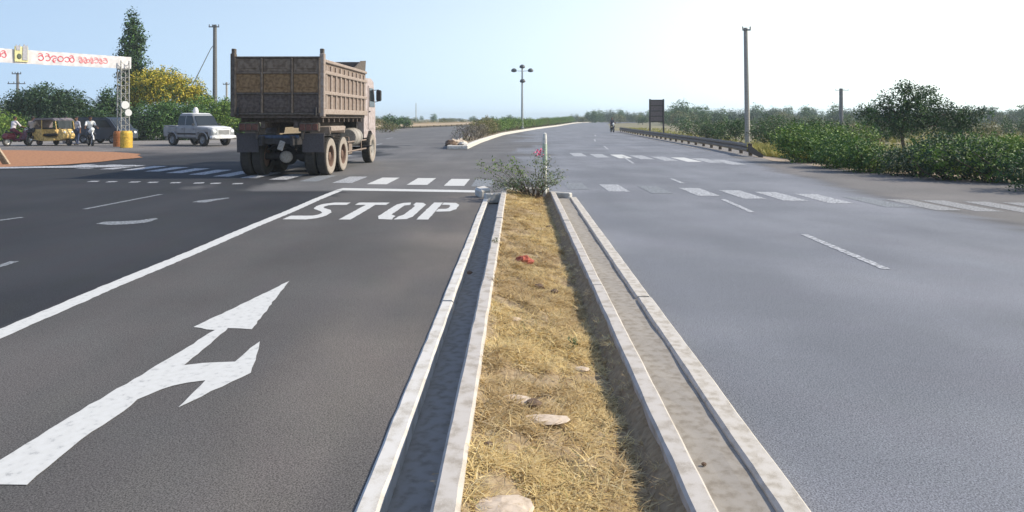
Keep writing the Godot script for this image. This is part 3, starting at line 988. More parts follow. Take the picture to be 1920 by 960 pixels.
func build_truck() -> void:
	var t := thing("tipper_truck", "dusty brown tipper truck with ochre tailgate panels, driving away", "truck", Vector3(-6.49, 0.0, -18.75), deg_to_rad(-0.5))
	var W := 1.23        # half width of the body
	var L := 5.25        # length of the body
	var g: MB
	# chassis, axles and underside
	g = MB.new()
	for s in [-1, 1]:
		g.box(Vector3(s * 0.42, 1.0, -3.65), Vector3(0.09, 0.26, 7.5), 0.01)
	for z in [-0.15, -1.6, -3.2, -4.6, -6.0]:
		g.box(Vector3(0, 1.0, z), Vector3(0.76, 0.2, 0.1), 0.01)
	part("chassis_frame", g, M.t_chassis, t)
	for z in [-0.95, -2.3]:
		g = MB.new()
		g.tube(Vector3(-1.0, 0.53, z), Vector3(1.0, 0.53, z), 0.1, 0.1, 10)
		g.ball(Vector3(0, 0.53, z), Vector3(0.25, 0.25, 0.27), 12, 8)
		part("rear_axle", g, M.t_chassis, t)
	g = MB.new()
	g.ball(Vector3(0.0, 0.52, -0.70), Vector3(0.19, 0.17, 0.07), 12, 8)
	part("differential_cover", g, M.pale, t)
	g = MB.new()
	g.tube(Vector3(0, 0.6, -2.3), Vector3(0, 0.85, -5.2), 0.06, 0.06, 8)
	part("drive_shaft", g, M.t_chassis, t)
	g = MB.new()
	g.tube(Vector3(-0.9, 0.5, -6.45), Vector3(0.9, 0.5, -6.45), 0.08, 0.08, 8)
	part("front_axle", g, M.t_chassis, t)
	for s in [-1, 1]:
		g = MB.new()
		for k in 5:
			g.box(Vector3(s * 0.55, 0.72 + k * 0.025, -1.62), Vector3(0.09, 0.022, 1.7 - k * 0.25), 0.0)
		part("leaf_spring", g, M.t_chassis, t)
	for s in [-1.0, 1.0]:
		for z in [-0.95, -2.3]:
			wheel(t, Vector3(s * 1.06, 0.53, z), 0.53, 0.29, s, M.tyre, M.tyre_dust, M.hub)
			wheel(t, Vector3(s * 0.73, 0.53, z), 0.53, 0.29, s, M.tyre, M.tyre, M.hub)
		wheel(t, Vector3(s * 1.04, 0.53, -6.45), 0.53, 0.30, s, M.tyre, M.tyre_dust, M.pale, false)
	# mudguards over the tandem: flat top with turned-down ends, on stays
	for s in [-1.0, 1.0]:
		g = MB.new()
		g.box(Vector3(s * 0.92, 1.36, -1.6), Vector3(0.58, 0.035, 1.5), 0.012)
		g.box(Vector3(s * 0.92, 1.26, -0.80), Vector3(0.58, 0.24, 0.035), 0.012, Basis(Vector3.RIGHT, 0.5))
		g.box(Vector3(s * 0.92, 1.26, -2.42), Vector3(0.58, 0.24, 0.035), 0.012, Basis(Vector3.RIGHT, -0.5))
		g.box(Vector3(s * 1.215, 1.30, -1.6), Vector3(0.03, 0.12, 1.5), 0.01)
		g.box(Vector3(s * 0.55, 1.2, -1.6), Vector3(0.06, 0.3, 0.1), 0.0)
		part("mudguard", g, M.t_rib, t)
	# rear: lamp boxes, cross members, flaps, plate
	for s in [-1.0, 1.0]:
		var lb := group_part("lamp_box", t, Vector3(s * 0.82, 1.36, -0.16))
		g = MB.new()
		g.box(Vector3.ZERO, Vector3(0.56, 0.24, 0.12), 0.02)
		part("housing", g, M.t_frame, lb)
		for k in 3:
			g = MB.new()
			g.box(Vector3((k - 1) * 0.175, 0, 0.068), Vector3(0.15, 0.17, 0.03), 0.015)
			part("lens", g, M.red_lamp, lb)
		g = MB.new()
		g.box(Vector3(s * 0.90, 0.92, -0.24), Vector3(0.60, 0.50, 0.02), 0.006, Basis(Vector3.RIGHT, 0.06))
		g.box(Vector3(s * 0.90, 1.17, -0.23), Vector3(0.62, 0.05, 0.04), 0.008)
		part("mud_flap", g, M.flap, t)
		g = MB.new()
		g.box(Vector3(s * 0.62, 1.28, -0.2), Vector3(0.07, 0.5, 0.1), 0.01)
		part("bracket", g, M.t_frame, t)
	g = MB.new()
	g.box(Vector3(0, 1.1, -0.12), Vector3(1.1, 0.09, 0.08), 0.015)
	part("cross_member", g, M.t_navy, t)
	g = MB.new()
	g.box(Vector3(0.07, 0.86, -0.10), Vector3(0.16, 0.26, 0.03), 0.02, Basis(Vector3(0, 0, 1), -0.35))
	part("loose_plate", g, M.pale, t)
	g = MB.new()
	g.box(Vector3(0, 1.2, -5.05), Vector3(1.9, 0.62, 0.08), 0.02)
	part("splash_panel", g, M.t_chassis, t)
	g = MB.new()
	g.tube(Vector3(-0.2, 0.95, -2.9), Vector3(-0.05, 1.75, -4.6), 0.1, 0.13, 10)
	part("tipping_ram", g, M.t_chassis, t)
	# tipping body
	g = MB.new()
	g.box(Vector3(0, 1.68, -L / 2), Vector3(2 * W - 0.12, 0.14, L - 0.1), 0.01)
	for k in 9:
		g.box(Vector3(0, 1.55, -0.4 - k * 0.56), Vector3(2 * W - 0.2, 0.12, 0.08))
	g.box(Vector3(-0.45, 1.42, -L / 2), Vector3(0.12, 0.16, L - 0.3))
	g.box(Vector3(0.45, 1.42, -L / 2), Vector3(0.12, 0.16, L - 0.3))
	part("body_floor", g, M.t_low, t)
	for s in [-1.0, 1.0]:
		g = MB.new()
		g.box(Vector3(s * (W - 0.05), 2.47, -L / 2), Vector3(0.05, 1.46, L - 0.12))
		var wall := part("side_wall", g, M.t_side, t)
		for k in 10:
			g = MB.new()
			g.box(Vector3(s * (W - 0.005), 2.42, -0.34 - k * 0.505), Vector3(0.055, 1.3, 0.10), 0.014)
			part("rib", g, M.t_rib, wall)
		for e in [[1.78, 0.15, 0.085], [2.30, 0.10, 0.075], [2.86, 0.10, 0.075], [3.17, 0.09, 0.06]]:
			g = MB.new()
			g.box(Vector3(s * (W + 0.006), e[0], -L / 2), Vector3(e[2], e[1], L - 0.16), 0.016)
			part("rail", g, M.t_rib, wall)
		g = MB.new()
		g.box(Vector3(s * (W - 0.02), 2.50, -0.06), Vector3(0.13, 1.72, 0.15), 0.018)
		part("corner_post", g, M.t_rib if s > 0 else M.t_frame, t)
		g = MB.new()
		g.box(Vector3(s * (W - 0.03), 3.42, -0.06), Vector3(0.1, 0.14, 0.12), 0.015)
		part("hinge_lug", g, M.t_frame, t)
	# headboard, higher than the sides, with a short canopy over the cab
	g = MB.new()
	g.box(Vector3(0, 2.6, -L + 0.02), Vector3(2 * W - 0.14, 1.9, 0.06), 0.01)
	for k in 4:
		g.box(Vector3(-0.9 + k * 0.6, 2.6, -L - 0.03), Vector3(0.1, 1.9, 0.06), 0.01)
	part("headboard", g, M.t_frame, t)
	for s in [-1.0, 1.0]:
		g = MB.new()
		var poly := PackedVector2Array([Vector2(0, 3.15), Vector2(0.10, 3.56), Vector2(-0.55, 3.5), Vector2(-1.35, 3.24), Vector2(-1.7, 3.2), Vector2(-1.7, 3.15)])
		# outline in (-z, y), laid on the side wall
		g.prism(poly, 0.04, Transform3D(Basis(Vector3(0, 0, -1), Vector3(0, 1, 0), Vector3(1, 0, 0)), Vector3(s * (W - 0.06), 0.04, -L + 0.03)))
		part("side_gusset", g, M.t_frame, t)
	# tailgate: frame and three rows of pressed panels
	var tg := group_part("tailgate", t, Vector3(0, 0, -0.03))
	g = MB.new()
	g.box(Vector3(0, 2.49, -0.02), Vector3(2 * W - 0.16, 1.58, 0.04))
	part("sheet", g, M.t_frame, tg)
	var ys := [[2.86, 3.22, M.t_top], [2.30, 2.80, M.t_mid], [1.76, 2.24, M.t_low]]
	var xs := [[-1.12, -0.46], [-0.38, 0.36], [0.44, 1.12]]
	for r in ys:
		for cx in xs:
			g = MB.new()
			var cc := Vector3((cx[0] + cx[1]) / 2.0, (r[0] + r[1]) / 2.0, 0.012)
			var sz := Vector3(cx[1] - cx[0], r[1] - r[0], 0.02)
			g.box(cc, sz, 0.008)
			g.box(cc + Vector3(0, 0.0, 0.016), Vector3(sz.x * 0.74, sz.y * 0.5, 0.02), 0.009)
			part("panel", g, r[2], tg)
	for y in [1.72, 2.27, 2.83, 3.25]:
		g = MB.new()
		g.box(Vector3(0, y, 0.022), Vector3(2 * W - 0.18, 0.055, 0.06), 0.014)
		part("rail", g, M.t_frame if y != 2.83 else M.t_top, tg)
	for x in [-1.14, -0.42, 0.40, 1.14]:
		g = MB.new()
		g.box(Vector3(x, 2.49, 0.03), Vector3(0.06, 1.5, 0.062), 0.014)
		part("stile", g, M.t_top, tg)
	for x in [-1.05, 1.05]:
		g = MB.new()
		g.tube(Vector3(x, 1.68, 0.07), Vector3(x, 1.9, 0.07), 0.03, 0.03, 8)
		part("latch", g, M.t_chassis, tg)
	# cab
	var cab := group_part("cab", t, Vector3(0, 0, -L - 0.28))
	g = MB.new()
	var prof := PackedVector2Array([Vector2(0, 0.92), Vector2(0, 2.86), Vector2(0.12, 3.02), Vector2(1.1, 3.06), Vector2(1.55, 2.95), Vector2(1.86, 2.05), Vector2(1.9, 1.0), Vector2(1.9, 0.62), Vector2(1.52, 0.62), Vector2(1.44, 0.95), Vector2(1.15, 1.16), Vector2(0.72, 1.16), Vector2(0.45, 0.92)])
	g.prism(prof, 2.14, Transform3D(Basis(Vector3(0, 0, -1), Vector3(0, 1, 0), Vector3(1, 0, 0)), Vector3.ZERO))
	part("shell", g, M.t_cab, cab)
	for s in [-1.0, 1.0]:
		g = MB.new()
		var dp := PackedVector2Array([Vector2(0.62, 1.22), Vector2(0.62, 2.78), Vector2(1.42, 2.78), Vector2(1.66, 2.05), Vector2(1.68, 1.22)])
		g.prism(dp, 0.03, Transform3D(Basis(Vector3(0, 0, -1), Vector3(0, 1, 0), Vector3(1, 0, 0)), Vector3(s * 1.08, 0, 0)))
		var door := part("door", g, M.t_cab, cab)
		g = MB.new()
		var wp := PackedVector2Array([Vector2(0.72, 2.02), Vector2(0.72, 2.7), Vector2(1.38, 2.7), Vector2(1.58, 2.02)])
		g.prism(wp, 0.02, Transform3D(Basis(Vector3(0, 0, -1), Vector3(0, 1, 0), Vector3(1, 0, 0)), Vector3(s * 1.102, 0, 0)))
		part("window", g, M.dark_glass, door)
		g = MB.new()
		g.box(Vector3(s * 1.115, 1.85, -0.74), Vector3(0.03, 0.04, 0.16), 0.01)
		part("handle", g, M.black, door)
		var mir := group_part("mirror", cab, Vector3(s * 1.24, 2.45, -1.7))
		g = MB.new()
		g.box(Vector3.ZERO, Vector3(0.2, 0.42, 0.09), 0.04)
		part("mirror_housing", g, M.black, mir)
		g = MB.new()
		g.tube(Vector3(-s * 0.18, 0.2, 0.05), Vector3(0, 0.22, 0), 0.015, 0.015, 6)
		g.tube(Vector3(-s * 0.18, -0.25, 0.05), Vector3(0, -0.2, 0), 0.015, 0.015, 6)
		part("mirror_arm", g, M.black, mir)
		g = MB.new()
		g.box(Vector3(s * 1.02, 0.62, -0.55), Vector3(0.36, 0.05, 0.34), 0.01)
		part("step", g, M.t_chassis, cab)
	g = MB.new()
	g.box(Vector3(0, 2.2, 0.012), Vector3(1.3, 0.55, 0.02), 0.006)
	part("rear_window", g, M.dark_glass, cab)
	g = MB.new()
	g.box(Vector3(0, 2.45, -1.70), Vector3(1.9, 0.75, 0.03), 0.01, Basis(Vector3.RIGHT, 0.33))
	part("windscreen", g, M.dark_glass, cab)
	g = MB.new()
	g.box(Vector3(0, 0.72, -1.92), Vector3(2.16, 0.32, 0.14), 0.04)
	part("bumper", g, M.t_cab, cab)
	g = MB.new()
	g.box(Vector3(0, 3.02, -1.62), Vector3(2.0, 0.05, 0.3), 0.015, Basis(Vector3.RIGHT, -0.2))
	part("sun_visor", g, M.t_cab, cab)
	# tanks and battery box behind the front wheel
	g = MB.new()
	g.lathe([Vector2(0.001, -0.45), Vector2(0.26, -0.45), Vector2(0.29, -0.42), Vector2(0.29, 0.42), Vector2(0.26, 0.45), Vector2(0.001, 0.45)], 20, Vector3(0.92, 0.98, -4.35), Basis(Vector3(1, 0, 0), Vector3(0, 0, 1), Vector3(0, -1, 0)))
	for z in [-4.6, -4.1]:
		g.lathe([Vector2(0.30, -0.03), Vector2(0.31, 0.0), Vector2(0.30, 0.03)], 20, Vector3(0.92, 0.98, z), Basis(Vector3(1, 0, 0), Vector3(0, 0, 1), Vector3(0, -1, 0)))
	part("fuel_tank", g, M.pale, t)
	g = MB.new()
	g.box(Vector3(0.92, 0.62, -3.45), Vector3(0.4, 0.34, 0.5), 0.03)
	part("air_tank", g, M.t_side, t)
	g = MB.new()
	g.box(Vector3(-0.92, 0.85, -4.0), Vector3(0.42, 0.5, 0.8), 0.03)
	part("battery_box", g, M.t_chassis, t)
	for s in [-1.0, 1.0]:
		g = MB.new()
		for y in [0.55, 0.85]:
			g.tube(Vector3(s * 1.12, y, -3.0), Vector3(s * 1.12, y, -5.6), 0.03, 0.03, 6)
		for z in [-3.2, -4.9]:
			g.tube(Vector3(s * 1.12, 1.0, z), Vector3(s * 1.12, 0.5, z), 0.025, 0.025, 6)
			g.tube(Vector3(s * 1.12, 1.0, z), Vector3(s * 0.45, 1.0, z), 0.025, 0.025, 6)
		part("side_guard", g, M.t_side, t)

func build_pickup() -> void:
	# heading along local -z
	var c := P(373, 273, 41.0)
	var t := thing("pickup_truck", "silver-white double-cab pickup parked by the green bushes, white object on its roof", "pickup", Vector3(c.x, 0.008, c.z), atan2(-0.88, -0.47))
	var g := MB.new()
	# rounded sections across the vehicle: z, half width, bottom, top
	var sect := func(z: float, w: float, y0: float, y1: float, n: float) -> Array:
		var r := []
		for k in 24:
			var th := TAU * k / 24.0
			var cx := signf(cos(th)) * pow(absf(cos(th)), 2.0 / n)
			var cy := signf(sin(th)) * pow(absf(sin(th)), 2.0 / n)
			r.append(Vector3(cx * w, (y0 + y1) / 2.0 + cy * (y1 - y0) / 2.0, z))
		return r
	# body: sills between arches, raised over the wheels
	g.loft([sect.call(2.15, 0.78, 0.55, 1.08, 7.0), sect.call(2.08, 0.83, 0.48, 1.12, 8.0), sect.call(1.72, 0.835, 0.46, 1.13, 8.0), sect.call(1.66, 0.835, 0.74, 1.13, 8.0), sect.call(0.92, 0.835, 0.74, 1.13, 8.0), sect.call(0.86, 0.835, 0.42, 1.13, 8.0), sect.call(-0.90, 0.835, 0.42, 1.13, 8.0), sect.call(-0.96, 0.835, 0.76, 1.12, 8.0), sect.call(-1.80, 0.82, 0.76, 1.09, 7.0), sect.call(-1.86, 0.82, 0.50, 1.08, 7.0), sect.call(-2.08, 0.78, 0.50, 1.02, 5.0), sect.call(-2.15, 0.70, 0.58, 0.92, 4.0)])
	part("body", g, M.silver, t)
	# cabin tapers upwards; screen and rear leaning in
	var plan := func(y: float, w: float, zf: float, zb: float) -> Array:
		var r := []
		for k in 24:
			var th := TAU * k / 24.0
			var cx := signf(cos(th)) * pow(absf(cos(th)), 2.0 / 7.0)
			var cz := signf(sin(th)) * pow(absf(sin(th)), 2.0 / 7.0)
			r.append(Vector3(cx * w, y, (zf + zb) / 2.0 + cz * (zb - zf) / 2.0))
		return r
	g = MB.new()
	g.loft([plan.call(1.08, 0.81, -0.86, 0.98), plan.call(1.14, 0.80, -0.82, 0.97), plan.call(1.76, 0.70, -0.42, 0.90), plan.call(1.84, 0.67, -0.34, 0.86), plan.call(1.885, 0.58, -0.22, 0.76)])
	part("cabin", g, M.silver, t)
	g = MB.new()
	g.loft([plan.call(1.862, 0.655, -0.31, 0.83), plan.call(1.895, 0.60, -0.26, 0.78), plan.call(1.91, 0.50, -0.15, 0.68)])
	part("roof", g, M.white_car, t)
	for s in [-1.0, 1.0]:
		var wx := func(y: float) -> float: return s * (lerpf(0.80, 0.70, (y - 1.14) / 0.62) + 0.008)
		for e in [[0.84, 0.22, 0.80, 0.22], [0.14, -0.68, 0.14, -0.36]]:
			g = MB.new()
			g.slab([Vector3(wx.call(1.2), 1.2, e[0]), Vector3(wx.call(1.2), 1.2, e[1]), Vector3(wx.call(1.74), 1.74, e[3]), Vector3(wx.call(1.74), 1.74, e[2])], Vector3(s * 0.012, 0, 0))
			part("side_window", g, M.dark_glass, t)
		for z in [0.18, -0.84, 0.92]:
			g = MB.new()
			g.box(Vector3(s * 0.836, 0.82, z), Vector3(0.008, 0.54, 0.014))
			part("door_seam", g, M.black, t)
		for z in [0.34, -0.66]:
			g = MB.new()
			g.box(Vector3(s * 0.845, 0.98, z), Vector3(0.025, 0.035, 0.15), 0.008)
			part("door_handle", g, M.black, t)
		g = MB.new()
		g.box(Vector3(s * 0.838, 0.70, 0.0), Vector3(0.02, 0.09, 1.6), 0.006)
		part("side_moulding", g, M.black, t)
		g = MB.new()
		g.box(Vector3(s * 0.90, 1.24, -0.66), Vector3(0.16, 0.13, 0.09), 0.04)
		part("mirror", g, M.black, t)
		for z in [1.29, -1.38]:
			wheel(t, Vector3(s * 0.73, 0.36, z), 0.36, 0.22, s, M.tyre, M.tyre, M.silver, false)
			g = MB.new()
			var ring := []
			for k in 11:
				var th := PI * k / 10.0
				ring.append(Vector3(s * 0.83, 0.40 + 0.40 * sin(th), z + 0.44 * cos(th)))
			g.path(ring, [0.04, 0.04, 0.04, 0.04, 0.04, 0.04, 0.04, 0.04, 0.04, 0.04, 0.04], 6)
			part("wheel_arch", g, M.silver, t)
		g = MB.new()
		g.ball(Vector3(s * 0.60, 0.84, -2.12), Vector3(0.13, 0.10, 0.06), 12, 8)
		part("headlight", g, M.lamp_glass, t)
		g = MB.new()
		g.box(Vector3(s * 0.70, 0.92, 2.155), Vector3(0.14, 0.22, 0.02), 0.01)
		part("tail_light", g, M.red_lamp, t)
	g = MB.new()
	g.slab([Vector3(-0.70, 1.17, -0.825), Vector3(0.70, 1.17, -0.825), Vector3(0.61, 1.75, -0.45), Vector3(-0.61, 1.75, -0.45)], Vector3(0, 0.012, -0.02))
	part("windscreen", g, M.dark_glass, t)
	g = MB.new()
	g.loft([sect.call(-0.80, 0.74, 1.05, 1.16, 6.0), sect.call(-1.4, 0.72, 1.03, 1.15, 6.0), sect.call(-1.95, 0.66, 0.98, 1.09, 5.0), sect.call(-2.1, 0.60, 0.93, 1.0, 4.0)])
	part("bonnet", g, M.white_car, t)
	g = MB.new()
	g.box(Vector3(0, 0.80, -2.13), Vector3(0.92, 0.34, 0.07), 0.03)
	var nose := part("nose_panel", g, M.white_car, t)
	g = MB.new()
	for k in 5:
		g.box(Vector3(0, 0.70 + k * 0.05, -2.17), Vector3(0.74, 0.022, 0.02))
	part("grille", g, M.black, nose)
	g = MB.new()
	g.loft([sect.call(-2.02, 0.84, 0.42, 0.62, 5.0), sect.call(-2.2, 0.82, 0.41, 0.63, 5.0), sect.call(-2.28, 0.70, 0.44, 0.60, 4.0)])
	var bump := part("bumper", g, M.white_car, t)
	g = MB.new()
	g.box(Vector3(0, 0.52, -2.29), Vector3(0.42, 0.12, 0.012), 0.004)
	part("number_plate", g, M.lamp_glass, bump)
	g = MB.new()
	g.box(Vector3(-0.79, 1.15, 1.55), Vector3(0.07, 0.06, 1.15), 0.02)
	g.box(Vector3(0.79, 1.15, 1.55), Vector3(0.07, 0.06, 1.15), 0.02)
	g.box(Vector3(0, 1.15, 2.1), Vector3(1.5, 0.06, 0.07), 0.02)
	part("bed_rim", g, M.silver, t)
	g = MB.new()
	g.lathe([Vector2(0.15, 0), Vector2(0.16, 0.12), Vector2(0.13, 0.24), Vector2(0.07, 0.34), Vector2(0.001, 0.36)], 12, Vector3(0.1, 1.90, 0.15))
	part("roof_bundle", g, M.white_plastic, t)

func build_rickshaw() -> void:
	var c := P(107, 275, 41.0)
	var t := thing("auto_rickshaw", "yellow auto-rickshaw with a dark canvas hood beside the red earth", "auto-rickshaw", Vector3(c.x, 0.008, c.z), deg_to_rad(-108))
	var xf := Transform3D(Basis(Vector3(0, 0, -1), Vector3(0, 1, 0), Vector3(1, 0, 0)), Vector3.ZERO)
	var g := MB.new()
	g.prism(PackedVector2Array([Vector2(-1.2, 0.35), Vector2(-1.25, 0.95), Vector2(-0.5, 0.95), Vector2(-0.45, 0.5), Vector2(0.45, 0.42), Vector2(0.5, 0.34), Vector2(0.4, 0.28), Vector2(-0.5, 0.28)]), 1.16, xf)
	g.prism(PackedVector2Array([Vector2(0.44, 0.36), Vector2(0.6, 0.98), Vector2(0.78, 0.96), Vector2(0.98, 0.6), Vector2(0.95, 0.42), Vector2(0.6, 0.30)]), 0.72, xf)
	part("body", g, M.auto_yellow, t)
	g = MB.new()
	g.prism(PackedVector2Array([Vector2(-1.24, 0.95), Vector2(-1.22, 1.42), Vector2(-1.0, 1.6), Vector2(0.35, 1.62), Vector2(0.62, 1.5), Vector2(0.6, 1.44), Vector2(0.3, 1.52), Vector2(-0.92, 1.5), Vector2(-1.1, 1.38), Vector2(-1.14, 0.95)]), 1.22, xf)
	part("hood", g, M.canvas, t)
	for s in [-1.0, 1.0]:
		g = MB.new()
		g.tube(Vector3(s * 0.56, 0.95, -0.66), Vector3(s * 0.56, 1.5, -0.55), 0.025, 0.025, 6)
		g.tube(Vector3(s * 0.56, 0.95, 0.5), Vector3(s * 0.56, 1.5, 0.5), 0.025, 0.025, 6)
		part("pillar", g, M.auto_yellow, t)
		wheel(t, Vector3(s * 0.52, 0.21, 0.72), 0.21, 0.11, s, M.tyre, M.tyre, M.hub, false)
		g = MB.new()
		g.ball(Vector3(s * 0.24, 0.78, -0.90), Vector3(0.07, 0.07, 0.05), 10, 6)
		part("headlight", g, M.lamp_glass, t)
	wheel(t, Vector3(0, 0.21, -0.95), 0.21, 0.11, 1.0, M.tyre, M.tyre, M.hub, false)
	g = MB.new()
	g.box(Vector3(0, 1.24, -0.63), Vector3(0.9, 0.46, 0.02), 0.005, Basis(Vector3.RIGHT, 0.15))
	part("windscreen", g, M.dark_glass, t)
	g = MB.new()
	g.box(Vector3(0, 0.62, 0.35), Vector3(1.0, 0.16, 0.45), 0.05)
	g.box(Vector3(0, 0.85, 0.6), Vector3(1.0, 0.4, 0.12), 0.05)
	part("seat", g, M.black, t)

func two_wheeler(called: String, label: String, at: Vector3, yaw: float, paint_m: Material, scooter: bool, group: String) -> Node3D:
	var t := thing(called, label, "scooter" if scooter else "motorcycle", at, yaw, group)
	var r := 0.25 if scooter else 0.30
	for z in [-0.63, 0.62]:
		wheel(t, Vector3(0, r, z), r, 0.10, 1.0, M.tyre, M.tyre, M.chrome, false)
	var g := MB.new()
	if scooter:
		g.box(Vector3(0, 0.35, 0.0), Vector3(0.3, 0.08, 0.5), 0.03)
		g.box(Vector3(0, 0.62, -0.42), Vector3(0.36, 0.62, 0.06), 0.03, Basis(Vector3.RIGHT, -0.25))
		g.box(Vector3(0, 0.56, 0.5), Vector3(0.34, 0.36, 0.75), 0.12)
	else:
		g.tube(Vector3(0, 0.85, -0.42), Vector3(0, 0.4, -0.1), 0.04, 0.04, 8)
		g.tube(Vector3(0, 0.4, -0.1), Vector3(0, 0.42, 0.45), 0.04, 0.04, 8)
		g.box(Vector3(0, 0.42, 0.1), Vector3(0.26, 0.3, 0.36), 0.06)
	part("frame", g, M.t_chassis if not scooter else paint_m, t)
	if not scooter:
		g = MB.new()
		g.ball(Vector3(0, 0.82, -0.12), Vector3(0.15, 0.14, 0.27), 12, 8)
		part("tank", g, paint_m, t)
		g = MB.new()
		g.tube(Vector3(0.14, 0.32, 0.0), Vector3(0.16, 0.36, 0.75), 0.04, 0.05, 8)
		part("exhaust", g, M.chrome, t)
	g = MB.new()
	g.box(Vector3(0, 0.80, 0.36), Vector3(0.26, 0.09, 0.68), 0.04)
	part("seat", g, M.black, t)
	g = MB.new()
	g.tube(Vector3(0, r, -0.63), Vector3(0, 0.95, -0.42), 0.03, 0.03, 8)
	part("fork", g, M.chrome, t)
	g = MB.new()
	g.tube(Vector3(-0.34, 1.02, -0.32), Vector3(0.34, 1.02, -0.32), 0.018, 0.018, 6)
	g.tube(Vector3(-0.28, 1.02, -0.34), Vector3(-0.33, 1.2, -0.36), 0.012, 0.012, 5)
	g.tube(Vector3(0.28, 1.02, -0.34), Vector3(0.33, 1.2, -0.36), 0.012, 0.012, 5)
	part("handlebar", g, M.black, t)
	g = MB.new()
	g.ball(Vector3(0, 0.95, -0.52), Vector3(0.12, 0.12, 0.09), 10, 8)
	part("headlight", g, M.lamp_glass, t)
	g = MB.new()
	var arc := []
	var rr := []
	for k in 6:
		var th := 0.2 + 2.0 * k / 5.0
		arc.append(Vector3(0, r + (r + 0.04) * sin(th), -0.63 - (r + 0.04) * cos(th)))
		rr.append(0.045)
	g.path(arc, rr, 6)
	part("front_mudguard", g, paint_m, t)
	return t

func build_van() -> void:
	var c := P(200, 272, 44.5)
	var t := thing("dark_van", "dark blue-grey van in the shade of the trees by the banner column", "van", Vector3(c.x, 0.008, c.z), deg_to_rad(-100))
	var xf := Transform3D(Basis(Vector3(0, 0, -1), Vector3(0, 1, 0), Vector3(1, 0, 0)), Vector3.ZERO)
	var g := MB.new()
	g.prism(PackedVector2Array([Vector2(-1.6, 0.3), Vector2(-1.65, 0.95), Vector2(-1.5, 1.55), Vector2(-1.3, 1.66), Vector2(0.55, 1.66), Vector2(0.85, 1.55), Vector2(1.3, 0.98), Vector2(1.65, 0.85), Vector2(1.68, 0.35), Vector2(1.3, 0.28), Vector2(-1.3, 0.28)]), 1.5, xf)
	part("body", g, M.navy_car, t)
	for s in [-1.0, 1.0]:
		for z in [-1.05, 1.05]:
			wheel(t, Vector3(s * 0.68, 0.29, z), 0.29, 0.18, s, M.tyre, M.tyre, M.silver, false)
		g = MB.new()
		g.prism(PackedVector2Array([Vector2(-1.4, 1.02), Vector2(-1.3, 1.5), Vector2(0.6, 1.5), Vector2(1.0, 1.02)]), 0.02, Transform3D(xf.basis, Vector3(s * 0.752, 0, 0)))
		part("side_window", g, M.dark_glass, t)
		g = MB.new()
		g.ball(Vector3(s * 0.52, 0.7, -1.64), Vector3(0.13, 0.09, 0.05), 10, 6)
		part("headlight", g, M.lamp_glass, t)
	g = MB.new()
	g.box(Vector3(0, 1.27, -1.09), Vector3(1.3, 0.66, 0.02), 0.006, Basis(Vector3.RIGHT, 0.68))
	part("windscreen", g, M.dark_glass, t)

